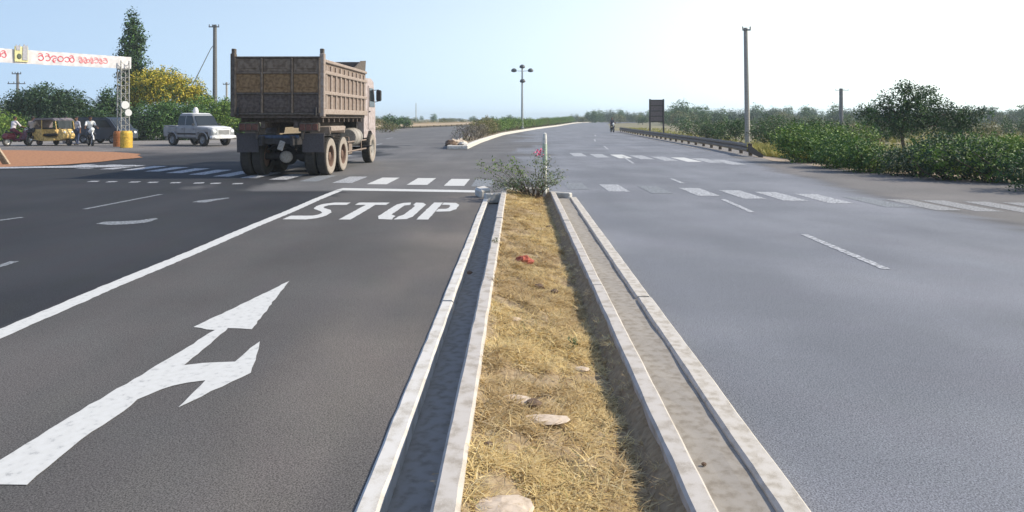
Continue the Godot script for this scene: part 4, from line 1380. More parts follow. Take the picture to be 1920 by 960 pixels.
# ------------------------------------------------------------------ people
func figure(bones: Array, cell: float) -> MB:
	# one continuous surface round tapered bones: [from, to, r0, r1, Color]
	var lo := Vector3.ONE * 1e9
	var hi := -lo
	for b in bones:
		for k in 2:
			var r: float = maxf(b[2], b[3]) + cell * 3.0
			lo = lo.min((b[k] as Vector3) - Vector3.ONE * r)
			hi = hi.max((b[k] as Vector3) + Vector3.ONE * r)
	var nx := int((hi.x - lo.x) / cell) + 2
	var ny := int((hi.y - lo.y) / cell) + 2
	var nz := int((hi.z - lo.z) / cell) + 2
	var f := PackedFloat32Array()
	f.resize(nx * ny * nz)
	f.fill(0.2)
	var best := PackedFloat32Array()
	best.resize(nx * ny * nz)
	best.fill(9.0)
	var who := PackedByteArray()
	who.resize(nx * ny * nz)
	var K := 0.035
	for bi in bones.size():
		var b: Array = bones[bi]
		var p: Vector3 = b[0]
		var q: Vector3 = b[1]
		var r0: float = b[2]
		var r1: float = b[3]
		var m := maxf(r0, r1) + cell * 2.5
		var a := ((p.min(q) - Vector3.ONE * m - lo) / cell)
		var e := ((p.max(q) + Vector3.ONE * m - lo) / cell)
		var d := q - p
		var dd := maxf(d.length_squared(), 1e-8)
		for z in range(maxi(0, int(a.z)), mini(nz, int(e.z) + 2)):
			for y in range(maxi(0, int(a.y)), mini(ny, int(e.y) + 2)):
				for x in range(maxi(0, int(a.x)), mini(nx, int(e.x) + 2)):
					var w := lo + Vector3(x, y, z) * cell
					var t := clampf((w - p).dot(d) / dd, 0.0, 1.0)
					var s := (w - p - d * t).length() - lerpf(r0, r1, t)
					var i := (z * ny + y) * nx + x
					if s < best[i]:
						best[i] = s
						who[i] = bi
					var h := clampf(0.5 + 0.5 * (f[i] - s) / K, 0.0, 1.0)
					f[i] = lerpf(f[i], s, h) - K * h * (1.0 - h)
	var at := {}
	var pos := []
	var cl := []
	for z in nz - 1:
		for y in ny - 1:
			for x in nx - 1:
				var i := (z * ny + y) * nx + x
				var inside := 0
				var sum := Vector3.ZERO
				var cnt := 0
				var vals := []
				for k in 8:
					var j := i + (k & 1) + ((k >> 1) & 1) * nx + ((k >> 2) & 1) * nx * ny
					vals.append(f[j])
					if f[j] < 0.0: inside += 1
				if inside == 0 or inside == 8: continue
				for ed in [[0, 1], [2, 3], [4, 5], [6, 7], [0, 2], [1, 3], [4, 6], [5, 7], [0, 4], [1, 5], [2, 6], [3, 7]]:
					var va: float = vals[ed[0]]
					var vb: float = vals[ed[1]]
					if (va < 0.0) != (vb < 0.0):
						var t := va / (va - vb)
						var pa := Vector3(ed[0] & 1, (ed[0] >> 1) & 1, (ed[0] >> 2) & 1)
						var pb := Vector3(ed[1] & 1, (ed[1] >> 1) & 1, (ed[1] >> 2) & 1)
						sum += pa.lerp(pb, t)
						cnt += 1
				at[i] = pos.size()
				pos.append(lo + (Vector3(x, y, z) + sum / cnt) * cell)
				cl.append(bones[who[i]][4])
	var g := MB.new()
	var quad := func(a: int, b: int, c: int, d: int, o: Vector3) -> void:
		var A: Vector3 = pos[a]
		var B: Vector3 = pos[b]
		var C: Vector3 = pos[c]
		var D: Vector3 = pos[d]
		var nn := (C - A).cross(D - B).normalized()
		if nn.dot(o) < 0: nn = -nn
		for tr in [[A, B, C], [A, C, D]]:
			g.col = cl[a]
			g.tri(tr[0], tr[1], tr[2], nn)
	var sx := 1
	var sy := nx
	var sz := nx * ny
	for z in range(1, nz - 1):
		for y in range(1, ny - 1):
			for x in range(1, nx - 1):
				var i := (z * ny + y) * nx + x
				var v0 := f[i]
				if (v0 < 0.0) != (f[i + sx] < 0.0):
					var o := Vector3(1 if v0 < 0.0 else -1, 0, 0)
					if at.has(i) and at.has(i - sy) and at.has(i - sy - sz) and at.has(i - sz): quad.call(at[i], at[i - sy], at[i - sy - sz], at[i - sz], o)
				if (v0 < 0.0) != (f[i + sy] < 0.0):
					var o := Vector3(0, 1 if v0 < 0.0 else -1, 0)
					if at.has(i) and at.has(i - sx) and at.has(i - sx - sz) and at.has(i - sz): quad.call(at[i], at[i - sx], at[i - sx - sz], at[i - sz], o)
				if (v0 < 0.0) != (f[i + sz] < 0.0):
					var o := Vector3(0, 0, 1 if v0 < 0.0 else -1)
					if at.has(i) and at.has(i - sx) and at.has(i - sx - sy) and at.has(i - sy): quad.call(at[i], at[i - sx], at[i - sx - sy], at[i - sy], o)
	return g

func fingers(b: Array, wrist: Vector3, dir: Vector3, side: Vector3, skin: Color) -> void:
	b.append([wrist, wrist + dir * 0.08, 0.032, 0.036, skin])
	for k in 4:
		var o := side * (-0.03 + 0.02 * k)
		var l: float = [0.07, 0.085, 0.08, 0.06][k]
		b.append([wrist + dir * 0.085 + o, wrist + dir * (0.085 + l * 0.6) + o, 0.010, 0.010, skin])
	b.append([wrist + dir * 0.03 - side * 0.03, wrist + dir * 0.075 - side * 0.062, 0.012, 0.010, skin])

func person(label: String, at: Vector3, yaw: float, pose: String, shirt: Color, legs: Color, group := "", skirt := false) -> Node3D:
	# faces local -z; about 1.68 m tall when standing
	var skin := Color(0.17, 0.085, 0.05)
	var shoe := Color(0.05, 0.04, 0.035)
	var t := thing("person", label, "person", at, yaw, group)
	var b := []
	var hip := Vector3(0, 0.90, 0)
	var tilt := Vector3(0, 1, 0)
	if pose == "ride":
		hip = Vector3(0, 0.93, 0.28)
		tilt = Vector3(0, 0.97, -0.22).normalized()
	var ch := hip + tilt * 0.34
	var nk := hip + tilt * 0.52
	var hd := nk + Vector3(0, 0.17, -0.03)
	b.append([hip + Vector3(-0.06, 0, 0), hip + Vector3(0.06, 0, 0), 0.125, 0.125, legs])
	b.append([hip + tilt * 0.08, ch, 0.12, 0.135, shirt])
	b.append([ch + Vector3(-0.07, 0, 0), ch + Vector3(0.07, 0, 0), 0.115, 0.115, shirt])
	b.append([ch + tilt * 0.13 + Vector3(-0.14, 0, 0), ch + tilt * 0.13 + Vector3(0.14, 0, 0), 0.065, 0.065, shirt])
	b.append([nk - tilt * 0.04, nk + Vector3(0, 0.07, -0.015), 0.055, 0.05, skin])
	b.append([hd + Vector3(0, 0.02, 0.015), hd + Vector3(0, -0.045, -0.02), 0.088, 0.065, skin])
	b.append([hd + Vector3(0, -0.01, -0.085), hd + Vector3(0, -0.03, -0.1), 0.012, 0.016, skin])
	for s in [-1.0, 1.0]:
		b.append([hd + Vector3(s * 0.085, -0.01, 0.01), hd + Vector3(s * 0.092, 0.01, 0.015), 0.014, 0.018, skin])
		var sh := ch + tilt * 0.12 + Vector3(s * 0.19, 0, 0)
		var el: Vector3
		var wr: Vector3
		if pose == "ride":
			el = sh + Vector3(s * 0.07, -0.22, -0.15)
			wr = Vector3(s * 0.30, 1.05, -0.22)
		else:
			el = sh + Vector3(s * 0.05, -0.28, 0.03)
			wr = el + Vector3(s * 0.01, -0.24, -0.07 - 0.06 * s)
		b.append([sh, el, 0.055, 0.043, shirt])
		b.append([el, wr, 0.04, 0.028, skin])
		var dr := (wr - el).normalized()
		fingers(b, wr, dr, Vector3(0, 0, 1) if pose != "ride" else Vector3(1, 0, 0) * -s, skin)
		var kn: Vector3
		var an: Vector3
		var hp := hip + Vector3(s * 0.085, -0.03, 0)
		if pose == "ride":
			kn = Vector3(s * 0.2, 0.68, -0.12)
			an = Vector3(s * 0.2, 0.30, 0.08)
		else:
			kn = Vector3(s * 0.095, 0.49, -0.02 - 0.03 * s)
			an = Vector3(s * 0.10, 0.09, 0.02 + 0.05 * s)
		b.append([hp, kn, 0.088, 0.062, legs])
		b.append([kn, an, 0.058, 0.042, legs])
		b.append([an + Vector3(0, -0.045, 0.03), an + Vector3(0, -0.052, -0.15), 0.038, 0.034, shoe])
	if skirt:
		b.append([hip, Vector3(0, 0.16, 0), 0.15, 0.2, legs])
	part("body", figure(b, 0.026), M.person, t)
	var h := MB.new()
	h.ball(hd + Vector3(0, 0.048, 0.03), Vector3(0.096, 0.085, 0.098), 12, 8)
	part("hair", h, M.hair, t)
	return t

# ------------------------------------------------------------------ plants
const GREEN := [Color(0.030, 0.078, 0.014), Color(0.050, 0.120, 0.020), Color(0.085, 0.170, 0.030)]
const DARK := [Color(0.013, 0.036, 0.012), Color(0.022, 0.058, 0.017), Color(0.040, 0.090, 0.026)]
const OLIVE := [Color(0.075, 0.090, 0.022), Color(0.12, 0.13, 0.032), Color(0.17, 0.17, 0.05)]
const LIME := [Color(0.075, 0.15, 0.014), Color(0.13, 0.22, 0.022), Color(0.20, 0.27, 0.04)]
const GREY := [Color(0.070, 0.088, 0.045), Color(0.10, 0.125, 0.060), Color(0.15, 0.16, 0.09)]
const DRY := [Color(0.16, 0.12, 0.055), Color(0.24, 0.18, 0.08), Color(0.30, 0.235, 0.11)]
const FLOWER := [Color(0.36, 0.29, 0.015), Color(0.54, 0.42, 0.03), Color(0.26, 0.26, 0.02)]

func leaf(g: MB, p: Vector3, nrm: Vector3, s: float, rng: RandomNumberGenerator, slim := 0.55) -> void:
	var u := nrm.cross(Vector3(rng.randfn(), rng.randfn(), rng.randfn())).normalized()
	var w := nrm.cross(u)
	var a := p - u * s * 0.5
	var b := p + u * s * 0.5
	var c := p + w * s * slim * 0.5 + nrm * s * 0.08
	var d := p - w * s * slim * 0.5 + nrm * s * 0.08
	g.tri(a, b, c, nrm)
	g.tri(a, b, d, nrm)

func foliage(rng: RandomNumberGenerator, blobs: Array, clumps: int, per: int, size: float, cols: Array, spread := 1.0, slim := 0.55, second: Array = [], mix := 0.0) -> MB:
	# blobs: [centre, radii]; leaves hang in small clumps spread through the crown
	var g := MB.new()
	var vol := []
	var sum := 0.0
	for b in blobs:
		var r: Vector3 = b[1]
		sum += pow(r.x * r.y * r.z, 0.75)
		vol.append(sum)
	for k in clumps:
		var pick := rng.randf() * sum
		var bi := 0
		while vol[bi] < pick: bi += 1
		var c: Vector3 = blobs[bi][0]
		var r: Vector3 = blobs[bi][1]
		var u := Vector3(rng.randfn(), rng.randfn(), rng.randfn()).normalized()
		var rad := pow(rng.randf(), 0.42) * (1.0 + rng.randfn(0, 0.07))
		var ctr := c + u * r * rad
		if ctr.y < 0.02: ctr.y = 0.02 + rng.randf() * 0.1
		var tone := rng.randf()
		var pal: Array = second if second.size() and rng.randf() < mix else cols
		var axis := (u + Vector3(rng.randfn(0, 0.5), rng.randfn(0, 0.5) + 0.25, rng.randfn(0, 0.5))).normalized()
		for i in per:
			var o := Vector3(rng.randfn(), rng.randfn(), rng.randfn()) * size * 0.75 * spread + axis * size * 0.6 * (i / float(per))
			var t := clampf(tone * 0.6 + rng.randf() * 0.5, 0.0, 0.999) * 2.0
			var col: Color = pal[int(t)].lerp(pal[int(t) + 1], t - int(t))
			var kv := rng.randf_range(0.8, 1.2)
			g.col = Color(col.r * kv, col.g * kv, col.b * kv)
			var nn := (u * 0.5 + Vector3.UP * 0.25 + Vector3(rng.randfn(), rng.randfn(), rng.randfn()) * 0.7).normalized()
			var pp := ctr + o
			if pp.y < 0.01: pp.y = 0.01
			leaf(g, pp, nn, size * rng.randf_range(0.6, 1.3), rng, slim)
	return g

func limbs(rng: RandomNumberGenerator, h: float, r: float, ends: Array, lean := 0.1) -> MB:
	var g := MB.new()
	var top := Vector3(rng.randfn(0, lean), h, rng.randfn(0, lean))
	var mid := top * 0.5 + Vector3(rng.randfn(0, lean), 0, rng.randfn(0, lean)) * 0.6
	g.path([Vector3(0, -0.15, 0), Vector3(0, 0.05, 0), mid, top], [r * 1.5, r * 1.1, r * 0.85, r * 0.7], 8)
	for e in ends:
		var p: Vector3 = e
		var m := top.lerp(p, 0.5) + Vector3(rng.randfn(0, 0.1), rng.randf() * 0.15, rng.randfn(0, 0.1)) * (p - top).length()
		g.path([top - Vector3(0, h * 0.04, 0), m, p], [r * 0.55, r * 0.36, r * 0.14], 6)
		for k in 3:
			var q := m.lerp(p, rng.randf()) + Vector3(rng.randfn(), rng.randfn() + 0.4, rng.randfn()) * 0.10 * minf((p - top).length(), 1.5)
			g.path([m, q], [r * 0.22, r * 0.07], 5)
	return g

func tree(called: String, label: String, at: Vector3, blobs: Array, clumps: int, per: int, size: float, cols: Array, trunk_h: float, trunk_r: float, sd: int, group := "", second: Array = [], mix := 0.0, spread := 1.0, slim := 0.55) -> Node3D:
	var rng := RandomNumberGenerator.new()
	rng.seed = sd
	var t := thing(called, label, "tree", at, 0.0, group)
	var ends := []
	for b in blobs:
		ends.append(b[0])
	part("trunk", limbs(rng, trunk_h, trunk_r, ends), M.bark, t)
	part("crown", foliage(rng, blobs, clumps, per, size, cols, spread, slim, second, mix), M.leaf, t)
	return t

func bush(called: String, label: String, at: Vector3, blobs: Array, clumps: int, per: int, size: float, cols: Array, sd: int, group := "", second: Array = [], mix := 0.0, spread := 1.0) -> Node3D:
	var rng := RandomNumberGenerator.new()
	rng.seed = sd
	var t := thing(called, label, "bush", at, 0.0, group)
	var g := MB.new()
	for b in blobs:
		for k in 4:
			var e: Vector3 = b[0] + Vector3(rng.randfn(), rng.randfn(), rng.randfn()) * (b[1] as Vector3) * 0.4
			var root := Vector3(b[0].x * 0.6 + rng.randfn(0, 0.08), -0.05, b[0].z * 0.6 + rng.randfn(0, 0.08))
			g.path([root, root.lerp(e, 0.55) + Vector3(rng.randfn(0, 0.08), 0, rng.randfn(0, 0.08)), e], [0.03, 0.02, 0.008], 5)
	part("stems", g, M.bark, t)
	part("foliage", foliage(rng, blobs, clumps, per, size, cols, spread, 0.55, second, mix), M.leaf, t)
	return t

func B(x: float, y: float, z: float, rx: float, ry: float, rz: float) -> Array:
	return [Vector3(x, y, z), Vector3(rx, ry, rz)]

func build_left_trees() -> void:
	var at: Vector3
	# columnar tree behind the banner's end
	at = P(250, 262, 56.0); at.y = -0.05
	var bl := []
	for k in 9:
		var y := 2.2 + k * 0.95
		var r: float = [0.7, 0.95, 1.05, 1.1, 1.15, 1.0, 0.95, 0.62, 0.36][k]
		bl.append(B(0.12 * sin(k * 2.1) - 0.2 + k * 0.03, y, 0.1 * cos(k * 1.7), r, 0.75, r))
	tree("columnar_tree", "tall narrow dark green tree rising behind the banner's end", at, bl, 1250, 9, 0.2, DARK, 7.5, 0.13, 61, "", GREEN, 0.3)
	# tree in yellow bloom
	at = P(310, 262, 55.0); at.y = -0.05
	tree("flowering_tree", "broad green tree covered in yellow blossom behind the pickup", at, [B(-1.5, 4.0, 0, 1.5, 1.25, 1.5), B(0, 4.5, 0.3, 1.8, 1.15, 1.8), B(1.5, 3.9, 0, 1.45, 1.15, 1.4), B(0.4, 3.3, 0.9, 1.9, 1.0, 1.3), B(-0.8, 4.8, -0.4, 1.1, 0.7, 1.1), B(-2.4, 3.4, 0.2, 1.1, 1.0, 1.0), B(2.4, 3.3, 0.2, 1.2, 0.9, 1.0)], 2000, 9, 0.17, FLOWER, 2.2, 0.17, 62, "", GREEN, 0.2)
	# dark rounded tree under the banner
	at = P(88, 262, 51.0); at.y = -0.05
	tree("rounded_tree", "dark dense rounded tree under the banner", at, [B(-1.6, 2.5, 0, 1.5, 1.25, 1.4), B(0.1, 2.9, 0.3, 1.6, 1.2, 1.5), B(1.6, 2.5, 0, 1.4, 1.1, 1.3), B(0.2, 1.7, 0.7, 2.5, 0.95, 1.1), B(2.5, 1.9, -0.2, 1.0, 0.9, 0.9)], 2200, 9, 0.17, DARK, 1.7, 0.17, 63)
	# palm fronds
	at = P(186, 262, 57.0); at.y = -0.05
	var rng := RandomNumberGenerator.new()
	rng.seed = 8
	var pt := thing("young_palm", "young palm with long feathery fronds left of the banner column", "palm", at)
	var g := MB.new()
	g.path([Vector3(0, -0.1, 0), Vector3(0.05, 1.2, 0), Vector3(0.1, 2.3, 0)], [0.18, 0.14, 0.11], 8)
	part("trunk", g, M.bark, pt)
	for k in 11:
		var f := MB.new()
		var a := TAU * k / 11.0 + rng.randf() * 0.3
		var l := rng.randf_range(2.0, 2.7)
		var el := rng.randf_range(0.5, 1.2)
		var pts := []
		var rs := []
		for i in 9:
			var u := i / 8.0
			pts.append(Vector3(0.1 + cos(a) * cos(el) * l * u, 2.3 + sin(el) * l * u - 1.1 * u * u * l * 0.42, sin(a) * cos(el) * l * u))
			rs.append(0.025 * (1.0 - u) + 0.006)
		f.col = Color(0.07, 0.10, 0.05)
		f.path(pts, rs, 5)
		for i in 44:
			var u := 0.15 + 0.85 * i / 44.0
			var fi := u * 8.0
			var p0: Vector3 = pts[int(minf(fi, 7))].lerp(pts[int(minf(fi, 7)) + 1], fi - int(minf(fi, 7)))
			var tn: Vector3 = (pts[int(minf(fi, 7)) + 1] - pts[int(minf(fi, 7))]).normalized()
			var sd := tn.cross(Vector3.UP).normalized() * (1 if i % 2 else -1)
			var ll := 0.5 * (1.0 - 0.6 * u)
			var e := p0 + (sd * 0.8 + tn * 0.5 + Vector3(0, -0.35, 0)).normalized() * ll
			f.col = GREY[rng.randi() % 3].lerp(GREEN[2], 0.5)
			f.tri(p0 - tn * 0.02, p0 + tn * 0.02, e, Vector3.UP)
		part("frond", f, M.leaf, pt)
	# understorey behind the pickup and the column
	var rows := [
		[205, 52.0, [B(0, 2.3, 0, 1.0, 1.6, 1.0), B(0.5, 1.2, 0.4, 1.3, 1.1, 0.9)], DARK, "dark bush crowding the banner column"],
		[290, 51.0, [B(-0.9, 1.5, 0, 1.4, 1.3, 1.1), B(0.9, 1.7, 0.2, 1.4, 1.2, 1.1), B(0, 0.8, 0.6, 2.0, 0.8, 0.8)], GREEN, "mid green bush behind the pickup's load bed"],
		[345, 51.5, [B(-0.8, 1.7, 0, 1.3, 1.2, 1.1), B(0.8, 1.5, 0.1, 1.3, 1.2, 1.1), B(0.1, 0.8, 0.6, 1.9, 0.8, 0.8)], GREEN, "mid green bush behind the pickup's cabin"],
		[398, 53.0, [B(-0.6, 2.0, 0, 1.3, 1.4, 1.2), B(0.9, 1.8, 0, 1.2, 1.3, 1.1)], LIME, "bright green bush at the foot of the tall pole"],
		[430, 55.0, [B(0, 1.6, 0, 1.2, 1.4, 1.1), B(1.2, 1.2, 0, 1.1, 1.1, 1.0)], GREEN, "green bush half hidden by the tipper body"],
		[250, 50.0, [B(0, 1.1, 0, 1.4, 1.2, 1.0), B(-0.8, 0.7, 0.4, 1.1, 0.8, 0.8)], DARK, "low dark bush right behind the yellow drum"],
		[150, 50.0, [B(0, 0.9, 0, 1.7, 1.0, 0.9), B(1.1, 1.3, 0, 1.0, 1.1, 0.8)], DARK, "dark low thicket behind the motorcyclist"],
		[58, 49.0, [B(0, 0.8, 0, 2.0, 0.9, 0.9), B(-1.4, 0.7, 0, 1.2, 0.8, 0.8)], DARK, "dark low thicket behind the scooter riders"],
		[8, 48.0, [B(0, 1.0, 0, 1.5, 1.0, 1.1), B(-1.4, 0.8, 0, 1.3, 0.9, 1.0)], LIME, "light green bush beside the scooter riders"],
		[-60, 50.0, [B(0, 1.5, 0, 2.2, 1.5, 1.3)], GREEN, "green bush beyond the banner"],
	]
	var i := 0
	for r in rows:
		at = P(r[0], 260, r[1]); at.y = -0.05
		bush("roadside_bush", r[4], at, r[2], 850, 9, 0.17, r[3], 100 + i, "", GREEN, 0.2)
		i += 1
	# greyish far tree at the left edge
	at = P(15, 250, 80.0); at.y = -0.05
	tree("hazy_tree", "pale greyish tree behind the cross-armed pole", at, [B(0, 2.2, 0, 2.2, 1.5, 1.8), B(2.0, 1.6, 0, 1.5, 1.1, 1.3)], 420, 8, 0.22, GREY, 1.4, 0.14, 64)

func build_right_scrub() -> void:
	var at: Vector3
	# dark thorn tree standing in the hedge
	at = P(1700, 262, 30.0); at.y = -0.06
	tree("thorn_tree", "dark spreading thorn tree standing above the roadside hedge", at, [
		B(-1.75, 1.95, 0, 0.42, 0.32, 0.5), B(-1.2, 1.75, 0.1, 0.7, 0.5, 0.7), B(-0.75, 2.3, 0.1, 0.7, 0.55, 0.7), B(-0.1, 2.95, 0, 0.42, 0.36, 0.45), B(0.25, 2.55, 0.1, 0.65, 0.5, 0.6), B(0.95, 2.7, -0.1, 0.55, 0.40, 0.5),
		B(0.0, 2.0, 0.2, 1.0, 0.6, 0.8), B(1.2, 2.05, 0, 0.85, 0.6, 0.7), B(2.0, 1.85, 0, 0.65, 0.45, 0.6), B(2.7, 1.75, 0, 0.5, 0.36, 0.5), B(-0.5, 1.35, 0.3, 1.1, 0.5, 0.7), B(1.3, 1.35, 0.2, 1.2, 0.5, 0.7), B(3.35, 1.85, 0, 0.36, 0.28, 0.4), B(2.5, 1.25, 0, 0.9, 0.4, 0.6)],
		1500, 9, 0.10, DARK, 1.1, 0.085, 71, "", GREEN, 0.3)
	# hedge: individual bushes along the shoulder
	var hedge := [
		[1905, 17.2, [B(0, 0.42, 0, 1.2, 0.5, 0.7), B(0.7, 0.62, 0.2, 0.8, 0.42, 0.6), B(-0.6, 0.6, -0.3, 0.7, 0.4, 0.5)], DARK, LIME, "dense dark hedge bush at the far end of the sand strip"],
		[1800, 18.0, [B(0, 0.45, 0, 1.1, 0.5, 0.7), B(-0.7, 0.62, 0, 0.7, 0.4, 0.6), B(0.6, 0.7, -0.4, 0.8, 0.4, 0.5)], DARK, LIME, "dark hedge bush with lime tips beside the thorn tree"],
		[1712, 19.3, [B(0, 0.42, 0, 1.0, 0.45, 0.7), B(0.6, 0.55, -0.2, 0.7, 0.4, 0.6)], DARK, GREY, "dark hedge bush directly under the thorn tree"],
		[1640, 20.6, [B(0, 0.42, 0, 1.0, 0.45, 0.7), B(-0.5, 0.6, -0.2, 0.7, 0.4, 0.6)], GREEN, LIME, "mid green hedge bush left of the thorn tree's trunk"],
		[1573, 22.3, [B(0, 0.42, 0, 0.95, 0.45, 0.7), B(0.3, 0.7, -0.4, 0.8, 0.4, 0.6)], GREEN, LIME, "light green hedge bush between thorn tree and guard rail"],
		[1518, 25.0, [B(0, 0.5, 0, 1.0, 0.55, 0.8), B(-0.4, 0.85, -0.4, 0.8, 0.5, 0.7)], LIME, GREEN, "rounded light green hedge bush where the sand strip narrows"],
		[1930, 20.5, [B(0, 0.7, 0, 1.5, 0.5, 0.9), B(-1.0, 0.6, 0, 0.9, 0.45, 0.8)], LIME, GREEN, "lime green bush behind the dark end of the hedge"],
		[1850, 22.5, [B(0, 0.65, 0, 1.4, 0.5, 0.9), B(0.9, 0.6, 0, 0.9, 0.45, 0.8)], LIME, GREEN, "lime green bush in the second row right of the thorn tree"],
		[1770, 24.0, [B(0, 0.6, 0, 1.3, 0.5, 0.9)], GREEN, DARK, "mid green bush behind the thorn tree's dark hedge"],
		[1590, 28.5, [B(0, 0.8, 0, 1.3, 0.6, 1.0), B(-1.1, 0.6, 0, 0.9, 0.5, 0.8)], LIME, GREEN, "feathery light green bush in the second row"],
		[1500, 31.0, [B(0, 0.8, 0, 1.3, 0.65, 1.0), B(0.9, 0.9, -0.2, 0.9, 0.55, 0.8)], LIME, GREEN, "broad light green bush right of the tall concrete pole"],
		[1545, 36.0, [B(0, 1.0, 0, 1.5, 0.7, 1.1)], GREY, GREEN, "grey-green bush in the third row"],
		[1462, 38.0, [B(0, 1.0, 0, 1.5, 0.75, 1.1), B(-0.9, 0.7, 0.3, 0.9, 0.5, 0.8)], GREEN, GREY, "dark green bush just behind the tall concrete pole"],
		[1365, 47.0, [B(0, 0.9, 0, 1.5, 0.8, 1.1), B(0.9, 1.0, 0, 1.0, 0.7, 0.9)], GREEN, DARK, "dark green bush behind the guard rail beside the pole"],
		[1335, 50.0, [B(0, 0.7, 0, 1.0, 0.6, 0.8)], GREY, GREEN, "small grey bush behind the middle of the guard rail"],
		[1980, 15.2, [B(0, 0.5, 0, 1.2, 0.55, 0.8), B(0.8, 0.7, 0, 0.8, 0.5, 0.7)], DARK, GREEN, "dark bush continuing the hedge past the sand strip"],
	]
	var i := 0
	for h in hedge:
		at = P(h[0], 260, h[1]); at.y = -0.05
		bush("hedge_bush", h[5], at, h[2], 640 if h[1] < 24 else 430, 9, 0.075 if h[1] < 24 else 0.105, h[3], 200 + i, "hedge and scrub beside the road", h[4], 0.42)
		i += 1
	# scrub spread over the plain: a few kinds, copied
	var rng := RandomNumberGenerator.new()
	rng.seed = 31
	var kinds := [
		bush("scrub_bush", "grey-green thorn scrub bush on the dry plain", P(1290, 240, 66.0) * Vector3(1, 0, 1), [B(0, 0.8, 0, 1.6, 0.8, 1.3), B(1.1, 0.7, 0, 1.0, 0.6, 0.9)], 200, 7, 0.16, GREY, 301, "scrub on the plain", GREEN, 0.4),
		bush("scrub_bush", "mid green scrub bush on the dry plain", P(1440, 240, 58.0) * Vector3(1, 0, 1), [B(0, 0.9, 0, 1.4, 0.9, 1.3), B(-1.0, 0.7, 0.2, 1.0, 0.7, 0.9), B(0.6, 1.4, 0, 0.8, 0.6, 0.8)], 220, 7, 0.16, GREEN, 302, "scrub on the plain", GREY, 0.3),
		bush("scrub_bush", "olive brown scrub bush on the dry plain", P(1600, 240, 52.0) * Vector3(1, 0, 1), [B(0, 0.6, 0, 1.7, 0.6, 1.2)], 160, 7, 0.15, OLIVE, 303, "scrub on the plain", DRY, 0.4),
	]
	var spots := []
	for k in 46:
		var d := 48.0 + pow(rng.randf(), 1.5) * 120.0
		var px := rng.randf_range(1270, 1990)
		if d < 70.0 and px < 1400: continue
		spots.append([px, d])
	for s in spots:
		var k := rng.randi() % 3
		at = Vector3((s[0] - VX) * s[1] / FOC, -0.08, -s[1])
		copy_of(kinds[k], at, rng.randf() * TAU, "", "", Vector3(rng.randf_range(0.7, 1.25), rng.randf_range(0.7, 1.3), rng.randf_range(0.7, 1.25)))
	# dry yellow grass at the rail's end and along the verge
	var mm := MultiMesh.new()
	mm.transform_format = MultiMesh.TRANSFORM_3D
	var tuft := MB.new()
	for k in 40:
		var a := rng.randf() * TAU
		var r := rng.randf() * 0.12
		var p := Vector3(cos(a) * r, 0, sin(a) * r)
		var h := rng.randf_range(0.15, 0.42)
		var e := p + Vector3(cos(a) * h * 0.4 + rng.randfn(0, 0.05), h, sin(a) * h * 0.4 + rng.randfn(0, 0.05))
		var sd := Vector3(-sin(a), 0, cos(a)) * 0.008
		tuft.col = Color(0.34, 0.33, 0.05).lerp(Color(0.52, 0.44, 0.13), rng.randf())
		if rng.randf() < 0.25: tuft.col = Color(0.16, 0.22, 0.04)
		tuft.tri(p - sd, p + sd, e, Vector3(cos(a), 0.3, sin(a)))
	mm.mesh = tuft.mesh(M.straw)
	var xs := []
	for k in 1800:
		var d := rng.randf_range(21.0, 36.0)
		var x0 := piecewise([[23.0, 11.0], [26.0, 10.7], [29.0, 10.5], [36.0, 11.6]], d)
		var x := x0 + absf(rng.randfn(0, 1.0))
		xs.append(Transform3D(Basis(Vector3.UP, rng.randf() * TAU).scaled(Vector3.ONE * rng.randf_range(0.5, 1.25)), Vector3(x, -0.05, -d)))
	for k in 1500:
		var d := rng.randf_range(14.0, 110.0)
		var x := (rng.randf_range(1420, 1960) - VX) * d / FOC
		if x < 11.6 + maxf(0.0, 20.0 - d) * 0.9: continue
		xs.append(Transform3D(Basis(Vector3.UP, rng.randf() * TAU).scaled(Vector3.ONE * rng.randf_range(0.6, 1.4)), Vector3(x, -0.06, -d)))
	for k in 700:
		var d := rng.randf_range(34.0, 110.0)
		var x := piecewise(XR, d) + 2.2 + absf(rng.randfn(0, 3.0))
		xs.append(Transform3D(Basis(Vector3.UP, rng.randf() * TAU).scaled(Vector3.ONE * rng.randf_range(0.5, 1.1)), Vector3(x, -0.06, -d)))
	mm.instance_count = xs.size()
	for k in xs.size(): mm.set_instance_transform(k, xs[k])
	var mi := MultiMeshInstance3D.new()
	mi.multimesh = mm
	mi.name = numbered("verge_grass")
	add_child(mi)
	tag(mi, "yellow and green grass tufts along the verge and the plain", "grass", "", "stuff")

